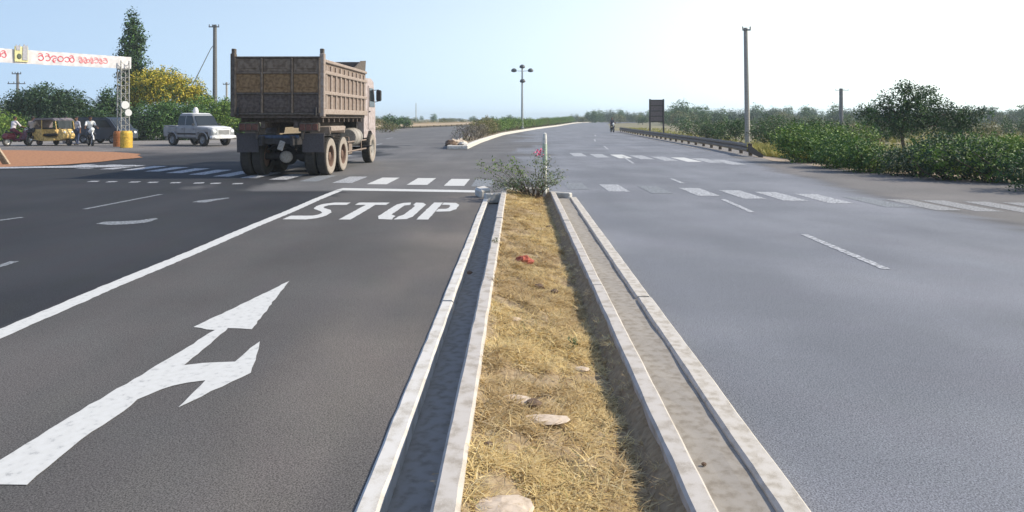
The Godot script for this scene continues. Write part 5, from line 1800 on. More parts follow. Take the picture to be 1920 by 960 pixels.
func build_far() -> void:
	# far-off belt of trees on the plain
	var rng := RandomNumberGenerator.new()
	rng.seed = 51
	var root := thing("distant_woodland", "hazy belt of far trees along the horizon", "woodland")
	root.set_meta("kind", "stuff")
	for v in 3:
		var mm := MultiMesh.new()
		mm.transform_format = MultiMesh.TRANSFORM_3D
		var bl: Array = [[B(0, 3.2, 0, 2.6, 1.7, 2.4), B(1.8, 2.5, 0, 1.8, 1.3, 1.6), B(-1.6, 2.3, 0.4, 1.7, 1.3, 1.6), B(0, 1.2, 0, 2.6, 1.2, 2.0)], [B(0, 4.0, 0, 1.8, 2.0, 1.7), B(0.9, 2.4, 0, 1.8, 1.5, 1.5), B(-0.8, 1.6, 0, 1.9, 1.5, 1.5)], [B(0, 2.0, 0, 3.0, 1.3, 2.2), B(2.0, 1.7, 0, 2.0, 1.2, 1.6), B(-2.2, 1.5, 0, 1.8, 1.1, 1.5)]][v]
		mm.mesh = foliage(rng, bl, 210, 6, 0.42, [DARK, GREEN, OLIVE][v]).mesh(M.leaf)
		var xs := []
		for k in 130:
			var px := rng.randf_range(1075, 2150)
			var d := rng.randf_range(160, 310)
			if px < 1240: d = rng.randf_range(250, 340)
			var sc := rng.randf_range(0.6, 1.0) * (1.0 + 0.25 * warp.get_noise_1d(px * 0.08))
			xs.append(Transform3D(Basis(Vector3.UP, rng.randf() * TAU).scaled(Vector3.ONE * sc), Vector3((px - VX) * d / FOC, -0.1, -d)))
		for k in 70:
			var px := rng.randf_range(-500, 960)
			var d := rng.randf_range(260, 480)
			xs.append(Transform3D(Basis(Vector3.UP, rng.randf() * TAU).scaled(Vector3(1.4, 1.0, 1.4) * rng.randf_range(0.3, 0.6)), Vector3((px - VX) * d / FOC, -0.1, -d)))
		mm.instance_count = xs.size()
		for k in xs.size(): mm.set_instance_transform(k, xs[k])
		var mi := MultiMeshInstance3D.new()
		mi.multimesh = mm
		mi.name = "far_crowns"
		root.add_child(mi, true)
	# trees that stand out against the sky
	var at: Vector3
	var lone := [[735, 92.0, 0.55, "small round tree behind the earth bank beside the truck's cab"], [757, 110.0, 0.45, "smaller bush-like tree behind the earth bank"], [1205, 190.0, 0.6, "lone dark tree behind the sign board"], [1277, 150.0, 0.6, "slim tree between the sign board and the tall pole"]]
	for e in lone:
		at = P(e[0], 250, e[1]); at.y = -0.08
		tree("plain_tree", e[3], at, [B(0, 2.4 * e[2], 0, 2.4 * e[2], 1.5 * e[2], 2.0 * e[2]), B(1.6 * e[2], 2.0 * e[2], 0, 1.4 * e[2], 1.2 * e[2], 1.4 * e[2]), B(-1.4 * e[2], 1.6 * e[2], 0, 1.4 * e[2], 1.2 * e[2], 1.3 * e[2])], 220, 7, 0.22, GREEN, 0.8, 0.09, 400 + int(e[0]), "", DARK, 0.3)
	# scrub along the far side of the carriageway
	var proto := bush("bank_bush", "low olive bush on the earth bank", P(720, 240, 80.0) * Vector3(1, 0, 1), [B(0, 0.7, 0, 1.3, 0.7, 1.1), B(0.9, 0.6, 0, 0.9, 0.5, 0.8)], 150, 7, 0.15, OLIVE, 501, "bushes along the earth bank", DRY, 0.4)
	for k in 34:
		var d := rng.randf_range(75.0, 200.0)
		copy_of(proto, Vector3(piecewise(XL, d) - rng.randf_range(3.0, 14.0), -0.08, -d), rng.randf() * TAU, "", "", Vector3.ONE * rng.randf_range(0.6, 1.2))

func build_island() -> void:
	# divider on the far side of the junction, with its kerbs, hedge and rubble at the nose
	var o := thing("traffic_island", "", "")
	o.set_meta("kind", "structure")
	var right := [[36.0, -2.6], [38.5, -2.55], [45.0, -2.4], [56.0, -1.9], [67.0, -1.3], [82.0, 0.4], [99.0, 2.4], [118.0, 4.9], [139.0, 8.0], [180.0, 13.0], [231.0, 19.5], [290.0, 32.0]]
	var left := [[36.0, -3.6], [38.5, -3.9], [45.0, -4.1], [56.0, -4.0], [67.0, -3.6], [82.0, -2.4], [99.0, -0.4], [118.0, 2.0], [139.0, 5.0], [180.0, 10.0], [231.0, 16.5], [290.0, 29.0]]
	var d := 36.0
	var step := 3.0
	while d < 280.0:
		var e := d + step
		for s in [[right, -1.0], [left, 1.0]]:
			var g := MB.new()
			var a := Vector3(piecewise(s[0], d), 0, -d - 0.015)
			var b := Vector3(piecewise(s[0], e), 0, -e + 0.015)
			var w := Vector3(0.22 * s[1], 0, 0)
			var hh := Vector3(0, 0.22, 0)
			var bev := Vector3(0.03 * s[1], 0.22, 0)
			g.poly([a, a + Vector3(0, 0.19, 0), b + Vector3(0, 0.19, 0), b], Vector3(-s[1], 0, 0))
			g.poly([a + Vector3(0, 0.19, 0), a + bev, b + bev, b + Vector3(0, 0.19, 0)], Vector3(-s[1], 1, 0))
			g.poly([a + bev, a + w + hh, b + w + hh, b + bev], Vector3.UP)
			g.poly([a + w, a + w + hh, b + w + hh, b + w], Vector3(s[1], 0, 0))
			g.poly([a, a + Vector3(0, 0.19, 0), a + bev, a + w + hh, a + w], Vector3(0, 0, 1))
			g.poly([b, b + Vector3(0, 0.19, 0), b + bev, b + w + hh, b + w], Vector3(0, 0, -1))
			part("kerb_stone", g, M.kerb, o)
		d = e
		if d > 70.0: step = 8.0
		if d > 130.0: step = 20.0
	var nose := MB.new()
	nose.box(Vector3(-3.1, 0.10, -35.95), Vector3(1.1, 0.21, 0.24), 0.04)
	part("kerb_stone", nose, M.kerb, o)
	var fill := MB.new()
	var ds := [36.2, 38.5, 45.0, 56.0, 67.0, 82.0, 99.0, 118.0, 139.0, 180.0, 231.0, 285.0]
	for i in ds.size() - 1:
		var a: float = ds[i]
		var b: float = ds[i + 1]
		fill.poly([Vector3(piecewise(left, a) + 0.2, 0.18, -a), Vector3(piecewise(right, a) - 0.2, 0.18, -a), Vector3(piecewise(right, b) - 0.2, 0.18, -b), Vector3(piecewise(left, b) + 0.2, 0.18, -b)], Vector3.UP)
	part("earth_fill", fill, M.bank, o)
	# rubble at the nose
	var rng := RandomNumberGenerator.new()
	rng.seed = 91
	for e in [[-3.35, 37.0, 0.34, M.stone, "pale broken stone on the nose of the divider"], [-2.9, 36.7, 0.22, M.kerb, "small white stone on the nose of the divider"], [-3.5, 36.45, 0.3, M.clod, "dark stone at the tip of the divider"], [-3.05, 37.6, 0.3, M.stone, "buff stone leaning by the dry shrub on the divider"]]:
		var g := MB.new()
		rock(g, Vector3.ZERO, Vector3(e[2], e[2] * 0.6, e[2] * 0.8), rng, 0.4)
		var r := part("rubble_stone", g, e[3], self)
		r.position = Vector3(e[0], 0.19 + e[2] * 0.3, -e[1])
		tag(r, e[4], "stone", "rubble on the divider")
	var at := Vector3(-3.2, 0.17, -38.2)
	bush("dry_shrub", "purplish-grey dry shrub at the nose of the divider", at, [B(0, 0.45, 0, 0.55, 0.45, 0.5), B(0.3, 0.7, -0.4, 0.4, 0.35, 0.4)], 90, 7, 0.07, [Color(0.15, 0.13, 0.14), Color(0.2, 0.17, 0.19), Color(0.26, 0.23, 0.25)], 92, "", GREY, 0.25)
	bush("dry_shrub", "brown-grey dead shrub on the divider behind the rubble", Vector3(-3.1, 0.17, -44.5), [B(0, 0.55, 0, 0.75, 0.5, 0.9), B(0.5, 0.6, -1.0, 0.6, 0.5, 0.8), B(-0.4, 0.75, 0.3, 0.5, 0.4, 0.5)], 200, 7, 0.09, [Color(0.10, 0.085, 0.07), Color(0.15, 0.125, 0.10), Color(0.2, 0.17, 0.14)], 93)
	bush("dry_shrub", "brown-grey dead shrub farther along the divider", Vector3(-2.9, 0.17, -50.0), [B(0, 0.6, 0, 0.8, 0.5, 1.0), B(0.4, 0.5, -1.2, 0.6, 0.45, 0.8)], 180, 7, 0.09, [Color(0.12, 0.10, 0.08), Color(0.17, 0.14, 0.10), Color(0.22, 0.18, 0.12)], 94)
	var names := ["olive", "yellow-green", "fresh green"]
	var protos := []
	for k in 3:
		var pal: Array = [OLIVE, LIME, LIME][k]
		protos.append(bush("divider_hedge", names[k], Vector3.ZERO, [B(0, 0.65, 0, 1.05, 0.6, 1.6), B(0.2, 0.95, -0.8, 0.7, 0.4, 0.9), B(-0.2, 0.9, 0.9, 0.7, 0.4, 0.9)], 260, 7, 0.11, pal, 600 + k, "hedge plants on the divider", DRY if k == 0 else GREEN, [0.35, 0.15, 0.45][k]))
	var first := [true, true, true]
	d = 56.0
	var n := 0
	while d < 230.0:
		var k := 0 if d < 66.0 else (1 + (n % 2) if d < 140 else 2)
		if n % 7 == 3 and d > 60: k = 0
		var p := Vector3((piecewise(left, d) + piecewise(right, d)) / 2.0 + rng.randfn(0, 0.12), 0.17, -d)
		var sc := Vector3(rng.randf_range(0.85, 1.15), rng.randf_range(0.8, 1.2), 1.0) * (1.0 + maxf(0.0, d - 120.0) * 0.004)
		var lab: String = nth(n + 1) + " hedge plant from the divider's nose, " + names[k]
		if first[k]:
			protos[k].position = p
			protos[k].set_meta("label", lab)
			first[k] = false
		else:
			copy_of(protos[k], p, rng.randfn(0, 0.2), lab, "", sc)
		d += 3.0 if d < 130.0 else 5.0
		n += 1

func build_median_shrub() -> void:
	# open leggy shrub at the end of the near median
	var rng := RandomNumberGenerator.new()
	rng.seed = 15
	var t := thing("flowering_shrub", "leggy green shrub with sparse leaves at the end of the median", "bush", Vector3(0.32, 0.06, -13.55))
	var wood := MB.new()
	var lf := MB.new()
	var fl := MB.new()
	for k in 46:
		var x := rng.randf_range(-1.2, 0.62)
		if absf(x) < 0.25: x *= 1.6
		var left := x < -0.2
		var e := Vector3(x, rng.randf_range(0.22, 0.84) * (1.0 - 0.18 * absf(x)), rng.randf_range(-0.5, 0.4))
		var root := Vector3(clampf(x * 0.16, -0.12, 0.1) + rng.randfn(0, 0.05), 0, rng.randfn(0, 0.08))
		var m := root.lerp(e, 0.5) + Vector3(rng.randfn(0, 0.06), 0.10, rng.randfn(0, 0.06))
		var pts := [root, root.lerp(m, 0.5) + Vector3(0, 0.04, 0), m, e]
		wood.path(pts, [0.008, 0.006, 0.004, 0.002], 5)
		for i in 46:
			var u := pow(rng.randf(), 0.7)
			var p: Vector3 = m.lerp(e, u) if u > 0.3 else pts[1].lerp(m, rng.randf())
			p += Vector3(rng.randfn(0, 0.06), rng.randfn(0, 0.05), rng.randfn(0, 0.06))
			if p.y < 0.05: p.y = 0.05 + rng.randf() * 0.05
			var pal: Array = LIME if left and e.y > 0.5 and rng.randf() < 0.6 else ([Color(0.08, 0.13, 0.045), Color(0.12, 0.17, 0.07), Color(0.18, 0.22, 0.12)] if rng.randf() < 0.6 else [Color(0.2, 0.21, 0.16), Color(0.13, 0.14, 0.10), Color(0.28, 0.28, 0.22)])
			lf.col = pal[rng.randi() % 3]
			leaf(lf, p, (Vector3(rng.randfn(), rng.randfn() + 0.8, rng.randfn())).normalized(), rng.randf_range(0.03, 0.07), rng, 0.4)
	for k in 26:
		var p := Vector3(rng.randfn(0.12, 0.06), rng.randfn(0.86, 0.04), rng.randfn(0, 0.06))
		leaf(fl, p, Vector3(rng.randfn(), rng.randfn() + 0.5, rng.randfn()).normalized(), 0.05, rng, 0.8)
	part("stems", wood, M.bark, t)
	part("leaves", lf, M.leaf, t)
	part("blossoms", fl, M.flower, t)

# ------------------------------------------------------------------ street furniture
func build_arch() -> void:
	var a := P(231, 272, 41.0)
	a.y = 0.0
	var b := Vector3(-30.2, 0, -31.5)
	var dir := (b - a).normalized()
	var yaw := atan2(-dir.z, dir.x)
	var len := (b - a).length()
	var t := thing("banner_arch", "white banner with red lettering across the side road on lattice columns", "banner", a, yaw)
	# lattice columns
	for x0 in [0.0, len]:
		var col := group_part("column", t, Vector3(x0, 0, 0))
		for s in [[-0.23, -0.23], [0.23, -0.23], [0.23, 0.23], [-0.23, 0.23]]:
			var g := MB.new()
			g.tube(Vector3(s[0], 0, s[1]), Vector3(s[0], 5.0, s[1]), 0.032, 0.032, 6)
			part("upright", g, M.truss, col)
		for k in 10:
			var g := MB.new()
			var y := 0.25 + k * 0.47
			for q in [[-0.23, -0.23, 0.23, -0.23], [0.23, -0.23, 0.23, 0.23], [0.23, 0.23, -0.23, 0.23], [-0.23, 0.23, -0.23, -0.23]]:
				g.tube(Vector3(q[0], y, q[1]), Vector3(q[2], y + 0.47, q[3]), 0.016, 0.016, 5)
				g.tube(Vector3(q[0], y, q[1]), Vector3(q[2], y, q[3]), 0.014, 0.014, 5)
			part("bracing", g, M.truss, col)
	# white discs fixed on the near column
	for e in [[0.02, 2.38, 0.22], [-0.16, 1.93, 0.19]]:
		var g := MB.new()
		g.lathe([Vector2(0.001, -0.02), Vector2(e[2], -0.02), Vector2(e[2] + 0.015, 0.0), Vector2(e[2], 0.02), Vector2(0.001, 0.02)], 20, Vector3(e[0], e[1], -0.29), Basis(Vector3(1, 0, 0), Vector3(0, 0, 1), Vector3(0, -1, 0)))
		part("round_plate", g, M.white_plastic, t)
	# beam behind the cloth, then the cloth itself, gently rippled
	var g := MB.new()
	g.tube(Vector3(-0.3, 4.62, 0.05), Vector3(len + 0.3, 4.62, 0.05), 0.04, 0.04, 8)
	g.tube(Vector3(-0.3, 5.2, 0.05), Vector3(len + 0.3, 5.2, 0.05), 0.04, 0.04, 8)
	part("beam", g, M.truss, t)
	g = MB.new()
	var n := 90
	var x0 := -0.45
	var x1 := len + 0.3
	var f := func(u: float, w: float) -> Vector3:
		var x := lerpf(x0, x1, u)
		var sag := 0.05 * sin(u * PI) + 0.012 * sin(x * 5.1)
		return Vector3(x, 4.55 + 0.70 * w - sag * (1.0 - w) * 0.8, -0.03 - 0.02 * sin(x * 2.7 + w) - 0.012 * sin(x * 6.3))
	for i in n:
		for j in 4:
			var q := [f.call(i / float(n), j / 4.0), f.call((i + 1) / float(n), j / 4.0), f.call((i + 1) / float(n), (j + 1) / 4.0), f.call(i / float(n), (j + 1) / 4.0)]
			g.poly(q, Vector3(0, 0, -1))
			var bk := []
			for p in q: bk.append(p + Vector3(0, 0, 0.008))
			g.poly(bk, Vector3(0, 0, 1))
	part("banner_cloth", g, M.cloth, t)
	# lettering: rounded, looping characters in red; x runs leftwards from the near column, so the line is set from the far end
	var rng := RandomNumberGenerator.new()
	rng.seed = 77
	var runs := [[2.75, 4.5, 0.36, M.print_red, 0.22], [1.0, 2.55, 0.25, M.print_soft, 0.26], [5.95, 9.6, 0.32, M.print_red, 0.26]]
	for r in runs:
		var x: float = r[0]
		while x < r[1]:
			var h: float = r[2] * rng.randf_range(0.85, 1.1)
			var gl := MB.new()
			var base: float = 4.55 + r[4]
			var u0 := (x - x0) / (x1 - x0)
			var zz: float = (f.call(u0, 0.5) as Vector3).z - 0.012
			# a looping glyph: ring, hook above, sometimes a tail below
			var cw: float = h * rng.randf_range(0.55, 0.85)
			ring_arc(gl, Vector2(x, base + h * 0.3), cw * 0.42, h * 0.32, 0.3, TAU * rng.randf_range(0.75, 0.98), 0.045, zz)
			if rng.randf() < 0.7: ring_arc(gl, Vector2(x + cw * 0.12, base + h * 0.78), cw * 0.32, h * 0.18, PI * 0.1, PI * 1.05, 0.04, zz)
			if rng.randf() < 0.45: ring_arc(gl, Vector2(x - cw * 0.2, base + h * 0.02), cw * 0.3, h * 0.28, PI * 1.0, PI * 1.9, 0.04, zz)
			part("letter", gl, r[3], t)
			x += cw + 0.05
	# emblem standing on the banner's upper edge
	var em := group_part("emblem", t, Vector3(5.2, 5.0, -0.10))
	g = MB.new()
	g.box(Vector3(0, 0.0, 0), Vector3(0.62, 0.82, 0.04), 0.01)
	part("board", g, M.emblem_yellow, em)
	g = MB.new()
	g.ball(Vector3(0.1, -0.12, -0.03), Vector3(0.11, 0.15, 0.02), 12, 8)
	part("dark_shape", g, M.emblem_dark, em)
	g = MB.new()
	g.prism(PackedVector2Array([Vector2(-0.28, -0.3), Vector2(-0.04, -0.3), Vector2(-0.06, 0.42), Vector2(-0.12, 0.55), Vector2(-0.2, 0.44), Vector2(-0.28, 0.52)]), 0.03, Transform3D(Basis.IDENTITY, Vector3(0, 0, -0.03)))
	g.prism(PackedVector2Array([Vector2(0.06, 0.2), Vector2(0.24, 0.2), Vector2(0.26, 0.5), Vector2(0.14, 0.42), Vector2(0.06, 0.52)]), 0.03, Transform3D(Basis.IDENTITY, Vector3(0, 0, -0.03)))
	part("grey_shape", g, M.emblem_grey, em)

func ring_arc(g: MB, c: Vector2, rx: float, ry: float, a0: float, sweep: float, w: float, z: float) -> void:
	var n := 12
	for i in n:
		var t0 := a0 + sweep * i / n
		var t1 := a0 + sweep * (i + 1) / n
		var p := [Vector3(c.x + cos(t0) * rx, c.y + sin(t0) * ry, z), Vector3(c.x + cos(t1) * rx, c.y + sin(t1) * ry, z), Vector3(c.x + cos(t1) * (rx + w), c.y + sin(t1) * (ry + w), z), Vector3(c.x + cos(t0) * (rx + w), c.y + sin(t0) * (ry + w), z)]
		g.poly(p, Vector3(0, 0, -1))

func drum(label: String, at: Vector3, m: Material, h: float, r: float) -> void:
	var t := thing("road_drum", label, "drum", at, 0.0, "drums at the banner column")
	var g := MB.new()
	g.lathe([Vector2(0.001, 0), Vector2(r * 0.98, 0), Vector2(r, 0.02), Vector2(r, h * 0.3), Vector2(r * 1.05, h * 0.32), Vector2(r, h * 0.34), Vector2(r, h * 0.64), Vector2(r * 1.05, h * 0.66), Vector2(r, h * 0.68), Vector2(r, h * 0.86), Vector2(r * 0.86, h * 0.97), Vector2(r * 0.8, h), Vector2(r * 0.78, h * 0.98), Vector2(0.001, h * 0.98)], 24, Vector3.ZERO)
	part("shell", g, m, t)
	g = MB.new()
	g.lathe([Vector2(r * 0.16, h * 0.98), Vector2(r * 0.16, h * 1.03), Vector2(0.001, h * 1.03)], 10, Vector3(r * 0.4, 0, 0))
	part("cap", g, M.pale, t)

func pole(called: String, label: String, base: Vector3, h: float, r0: float, r1: float, m: Material, arms: Array, lean := Vector3.ZERO) -> Node3D:
	var t := thing(called, label, "utility pole", base)
	var g := MB.new()
	g.tube(Vector3(0, -0.2, 0), Vector3(0, h, 0) + lean, r0, r1, 10)
	part("shaft", g, m, t)
	for a in arms:
		g = MB.new()
		var c: Vector3 = Vector3(0, a[0], 0) + lean * (float(a[0]) / h)
		g.box(c + Vector3(0, 0, r1 + 0.04), Vector3(a[1], 0.09, 0.07), 0.01)
		var arm := part("cross_arm", g, M.pole_dark, t)
		for s in [-0.45, -0.15, 0.15, 0.45]:
			if a[1] < 0.8 and absf(s) < 0.2: continue
			g = MB.new()
			g.lathe([Vector2(0.02, 0), Vector2(0.05, 0.04), Vector2(0.03, 0.08), Vector2(0.05, 0.12), Vector2(0.02, 0.17), Vector2(0.001, 0.17)], 8, c + Vector3(a[1] * s, 0.045, r1 + 0.04))
			part("insulator", g, M.lamp_dark, arm)
	return t

func build_poles() -> void:
	var at := P(403, 260, 60.0); at.y = -0.05
	var t := pole("utility_pole", "tall grey pole with a slanting stay behind the pickup", at, 9.75, 0.21, 0.15, M.pole_dark, [[9.55, 0.9]])
	var g := MB.new()
	g.tube(Vector3(-0.35, 7.7, 0), Vector3(-1.75, 4.6, 0.3), 0.03, 0.045, 6)
	g.tube(Vector3(0, 8.1, 0), Vector3(-0.35, 7.7, 0), 0.03, 0.03, 6)
	g.tube(Vector3(-1.75, 4.6, 0.3), Vector3(-3.6, 0.0, 0.6), 0.03, 0.03, 6)
	part("stay", g, M.pole, t)
	at = P(425, 260, 95.0); at.y = -0.05
	pole("utility_pole", "short far pole just left of the tipper body", at, 6.6, 0.16, 0.12, M.pole, [[6.3, 0.9]])
	at = P(33, 255, 74.0); at.y = -0.05
	pole("utility_pole", "dark pole with two cross-arms under the banner", at, 6.5, 0.15, 0.12, M.pole_dark, [[6.4, 1.0], [5.35, 1.9]])
	at = P(1402, 270, 42.0); at.y = -0.06
	pole("utility_pole", "tall concrete pole behind the end of the guard rail", at, 7.15, 0.16, 0.12, M.pole, [[7.0, 0.5]], Vector3(-0.13, 0, 0))
	at = P(1577, 240, 112.0); at.y = -0.06
	pole("utility_pole", "far stout pole with a short arm beyond the scrub", at, 6.5, 0.34, 0.28, M.pole_dark, [[6.2, 2.2]])
	at = P(780, 240, 210.0); at.y = -0.06
	pole("utility_pole", "faint thin pole far beyond the earth bank", at, 6.3, 0.13, 0.1, M.pole, [])

func build_lamp() -> void:
	var at := Vector3(0.65, 0.17, -92.0)
	var t := thing("lamp_mast", "tall lamp mast with four dark floodlights on the divider", "street lamp", at)
	var g := MB.new()
	var hh := 8.1
	g.tube(Vector3(0, -0.1, 0), Vector3(0, hh, 0), 0.17, 0.10, 12)
	g.box(Vector3(0, 0.1, 0), Vector3(0.5, 0.2, 0.5), 0.03)
	part("mast", g, M.mast, t)
	for e in [[-1.1, 7.85, 0], [1.1, 7.85, 0], [0.0, 8.35, 0], [0.05, 6.45, 0]]:
		var arm := MB.new()
		var p := Vector3(e[0], e[1], 0.15)
		arm.tube(Vector3(0, e[1] - 0.15, 0), p + Vector3(0, -0.1, -0.1), 0.04, 0.03, 6)
		var a := part("arm", arm, M.mast, t)
		var l := MB.new()
		l.lathe([Vector2(0.001, 0.16), Vector2(0.2, 0.15), Vector2(0.34, 0.02), Vector2(0.38, -0.16), Vector2(0.34, -0.18), Vector2(0.001, -0.14)], 14, p, Basis(Vector3.RIGHT, 0.5))
		part("floodlight", l, M.lamp_dark, a)

func build_far_rail() -> void:
	# low barrier along the outer edge of the truck's carriageway
	var t := thing("guard_rail", "low far barrier on short posts in front of the earth bank", "guard rail")
	var d := 66.0
	var prev := Vector3.ZERO
	while d < 160.0:
		var p := Vector3(piecewise(XL, d) + 0.25, 0, -d)
		var g := MB.new()
		g.box(p + Vector3(-0.08, 0.3, 0), Vector3(0.14, 0.7, 0.14), 0.015)
		part("post", g, M.rail_post, t)
		if d > 66.0:
			g = MB.new()
			g.slab([prev + Vector3(0, 0.36, 0), p + Vector3(0, 0.36, 0), p + Vector3(0, 0.70, 0), prev + Vector3(0, 0.70, 0)], Vector3(0.03, 0, 0))
			part("beam", g, M.rail_pale, t)
		prev = p
		d += 4.0

func build_rail() -> void:
	var tab := [[28.9, 9.8], [31.5, 10.13], [40.0, 10.6], [52.7, 11.0], [66.0, 11.6], [83.0, 12.4]]
	var t := thing("guard_rail", "long rusty guard rail on short posts along the road edge", "guard rail")
	var d := 29.6
	var prev := Vector3.ZERO
	var k := 0
	while d < 84.0:
		var p := Vector3(piecewise(tab, d), 0, -d)
		var g := MB.new()
		g.box(p + Vector3(0.06, 0.24, 0), Vector3(0.13, 0.60, 0.14), 0.015)
		part("post", g, M.rail_post, t)
		if k > 0:
			# w-beam: folded section between two posts
			g = MB.new()
			var sec := [Vector2(0.0, 0.17), Vector2(0.05, 0.22), Vector2(0.05, 0.29), Vector2(-0.02, 0.345), Vector2(0.05, 0.40), Vector2(0.05, 0.47), Vector2(0.0, 0.52)]
			for i in sec.size() - 1:
				var q: Vector2 = sec[i]
				var r: Vector2 = sec[i + 1]
				var o := Vector3(-0.05, 0, 0)
				var pts := [prev + o + Vector3(-q.x, q.y, 0), prev + o + Vector3(-r.x, r.y, 0), p + o + Vector3(-r.x, r.y, 0), p + o + Vector3(-q.x, q.y, 0)]
				g.poly(pts, Vector3(-1, 0, 0))
				var bk := []
				for z in pts: bk.append(z + Vector3(0.006, 0, 0))
				g.poly(bk, Vector3(1, 0, 0))
			part("beam", g, M.rail, t)
		prev = p
		d += 2.0
		k += 1
	# turned-down end
	var g := MB.new()
	var a := Vector3(piecewise(tab, 29.6) - 0.05, 0, -29.6)
	var b := Vector3(9.95, 0, -28.1)
	g.poly([a + Vector3(0, 0.18, 0), a + Vector3(0, 0.52, 0), b + Vector3(0, 0.12, 0), b + Vector3(0, -0.05, 0)], Vector3(-1, 0, 0.3))
	g.poly([a + Vector3(0.01, 0.18, 0), a + Vector3(0.01, 0.52, 0), b + Vector3(0.01, 0.12, 0), b + Vector3(0.01, -0.05, 0)], Vector3(1, 0, -0.3))
	part("ramped_end", g, M.rail_post, t)

func build_signs() -> void:
	var at := P(1231, 245, 62.0); at.y = -0.05
	var t := thing("road_sign", "back of a dark framed sign board on two legs behind the guard rail", "road sign", at, 0.1)
	var g := MB.new()
	g.box(Vector3(0, 2.33, 0), Vector3(1.38, 2.0, 0.04), 0.006)
	part("board", g, M.sign_back, t)
	for s in [-0.62, 0.62]:
		g = MB.new()
		g.box(Vector3(s, 1.68, 0.06), Vector3(0.13, 3.4, 0.10), 0.012)
		part("leg", g, M.sign_frame, t)
	for y in [1.40, 1.85, 2.32, 2.8, 3.28]:
		g = MB.new()
		g.box(Vector3(0, y, 0.045), Vector3(1.36, 0.07, 0.05), 0.008)
		part("brace", g, M.sign_frame, t)
	# delineator at the median's end
	at = Vector3(0.56, 0.1, -14.15)
	t = thing("delineator_post", "slim white post with a green band rising from the shrub", "post", at)
	g = MB.new()
	g.lathe([Vector2(0.046, -0.15), Vector2(0.043, 1.10), Vector2(0.034, 1.19), Vector2(0.001, 1.21)], 14, Vector3.ZERO)
	part("shaft", g, M.delineator, t)
	g = MB.new()
	g.lathe([Vector2(0.046, 0.0), Vector2(0.048, 0.02), Vector2(0.048, 0.34), Vector2(0.045, 0.36)], 14, Vector3(0, 0.62, 0))
	part("band", g, M.delineator_green, t)
	# leaning striped post at the red earth
	at = G(12, 309)
	t = thing("guide_post", "leaning dark and cream post at the edge of the red earth", "post", Vector3(at.x, 0.02, at.z), 0.0)
	t.rotation = Vector3(0.0, 0.3, 0.52)
	g = MB.new()
	g.box(Vector3(0, 0.32, 0), Vector3(0.16, 0.86, 0.16), 0.02)
	part("shaft", g, M.rail_post, t)
	g = MB.new()
	g.box(Vector3(0.087, 0.34, 0.0), Vector3(0.012, 0.78, 0.15), 0.0)
	part("painted_face", g, M.sand, t)

func build_people() -> void:
	var d := 40.0
	var y := 0.008
	var at: Vector3
	at = P(33, 275, 40.5); at.y = y
	two_wheeler("scooter", "maroon scooter ridden away under the trees", at, deg_to_rad(-18), M.maroon, true, "")
	person("rider in a white shirt and maroon trousers on the maroon scooter", at, deg_to_rad(-18), "ride", Color(0.62, 0.58, 0.6), Color(0.14, 0.03, 0.05))
	at = P(64, 274, 41.0); at.y = y
	two_wheeler("motorcycle", "black motorcycle between the scooter and the auto-rickshaw", at, deg_to_rad(12), M.black, false, "")
	person("rider in a beige shirt and dark trousers on the black motorcycle", at, deg_to_rad(12), "ride", Color(0.34, 0.28, 0.24), Color(0.03, 0.03, 0.035))
	at = P(144, 273, 41.5); at.y = y
	person("standing person in a pale shirt and blue trousers beside the rickshaw", at, deg_to_rad(160), "stand", Color(0.42, 0.42, 0.48), Color(0.04, 0.06, 0.13))
	at = P(170, 272, 40.5); at.y = y
	two_wheeler("motorcycle", "motorcycle with white fairing facing the junction", at, deg_to_rad(-140), M.white_plastic, false, "")
	person("rider in a white shirt on the motorcycle with the white fairing", at, deg_to_rad(-140), "ride", Color(0.7, 0.7, 0.68), Color(0.06, 0.07, 0.09))
	at = P(124, 270, 44.0); at.y = y
	person("standing person in a grey patterned shawl behind the rickshaw", at, deg_to_rad(180), "stand", Color(0.42, 0.38, 0.38), Color(0.25, 0.22, 0.22), "", true)
	at = P(1148, 247, 80.0); at.y = 0.0
	two_wheeler("motorcycle", "dark motorcycle coming along the road by the guard rail's far end", at, deg_to_rad(185), M.black, false, "")
	person("rider in dark clothes coming along the road by the guard rail", at, deg_to_rad(185), "ride", Color(0.06, 0.065, 0.08), Color(0.05, 0.05, 0.06))

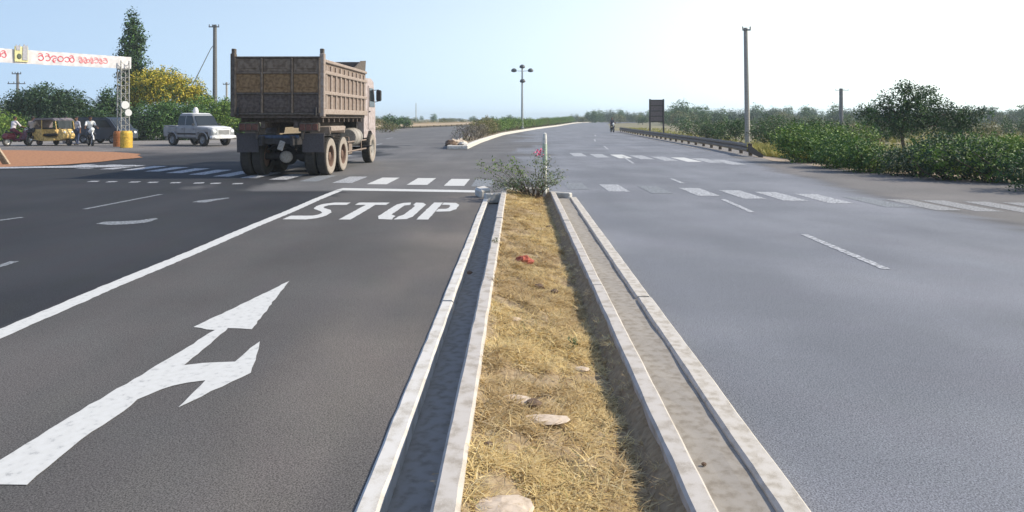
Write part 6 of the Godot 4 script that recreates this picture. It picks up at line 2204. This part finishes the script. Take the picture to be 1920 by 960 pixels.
# ------------------------------------------------------------------ the scene
const SUN_AZ := 85.0
const SUN_EL := 37.0
var SUN := Vector3(sin(deg_to_rad(SUN_AZ)) * cos(deg_to_rad(SUN_EL)), sin(deg_to_rad(SUN_EL)), -cos(deg_to_rad(SUN_AZ)) * cos(deg_to_rad(SUN_EL)))

func _ready() -> void:
	var cam := Camera3D.new()
	cam.name = "camera"
	cam.projection = Camera3D.PROJECTION_FRUSTUM
	cam.keep_aspect = Camera3D.KEEP_HEIGHT
	cam.near = 0.05
	cam.far = 9000.0
	cam.size = cam.near * 960.0 / FOC
	cam.frustum_offset = Vector2(cam.near * (960.0 - VX) / FOC, -cam.near * (480.0 - VY) / FOC)
	add_child(cam)
	cam.position = Vector3(0, EYE, 0)
	cam.current = true

	var env := Environment.new()
	env.background_mode = Environment.BG_SKY
	var sky := Sky.new()
	var pano := PanoramaSkyMaterial.new()
	pano.panorama = ImageTexture.create_from_image(sky_image())
	sky.sky_material = pano
	env.sky = sky
	env.background_energy_multiplier = 1.0
	env.tonemap_mode = Environment.TONE_MAPPER_LINEAR
	env.tonemap_exposure = 1.15
	env.sdfgi_enabled = true
	env.ssao_enabled = true
	env.ssil_enabled = true
	env.fog_enabled = true
	env.fog_density = 0.0007
	env.fog_light_color = Color(0.92, 0.97, 1.0)
	var we := WorldEnvironment.new()
	we.name = "environment"
	we.environment = env
	add_child(we)

	var sun := DirectionalLight3D.new()
	sun.name = "sun"
	sun.light_energy = 1.6
	sun.light_color = Color(1.0, 0.955, 0.88)
	sun.light_angular_distance = 0.5
	sun.shadow_enabled = true
	add_child(sun)
	sun.look_at_from_position(SUN * 50.0, Vector3.ZERO, Vector3.UP)

	make_textures()
	make_materials()
	build_ground()
	build_road()
	build_markings()
	build_median()
	build_island()
	build_truck()
	build_pickup()
	build_rickshaw()
	build_van()
	build_arch()
	drum("bright yellow drum at the foot of the banner column", G(237, 277), M.yellow, 0.92, 0.30)
	drum("dark orange drum half hidden behind the yellow one", G(222, 275), M.orange, 0.88, 0.26)
	build_poles()
	build_lamp()
	build_rail()
	build_far_rail()
	build_signs()
	build_left_trees()
	build_right_scrub()
	build_far()
	build_median_shrub()
	build_bed_cover()
	build_people()
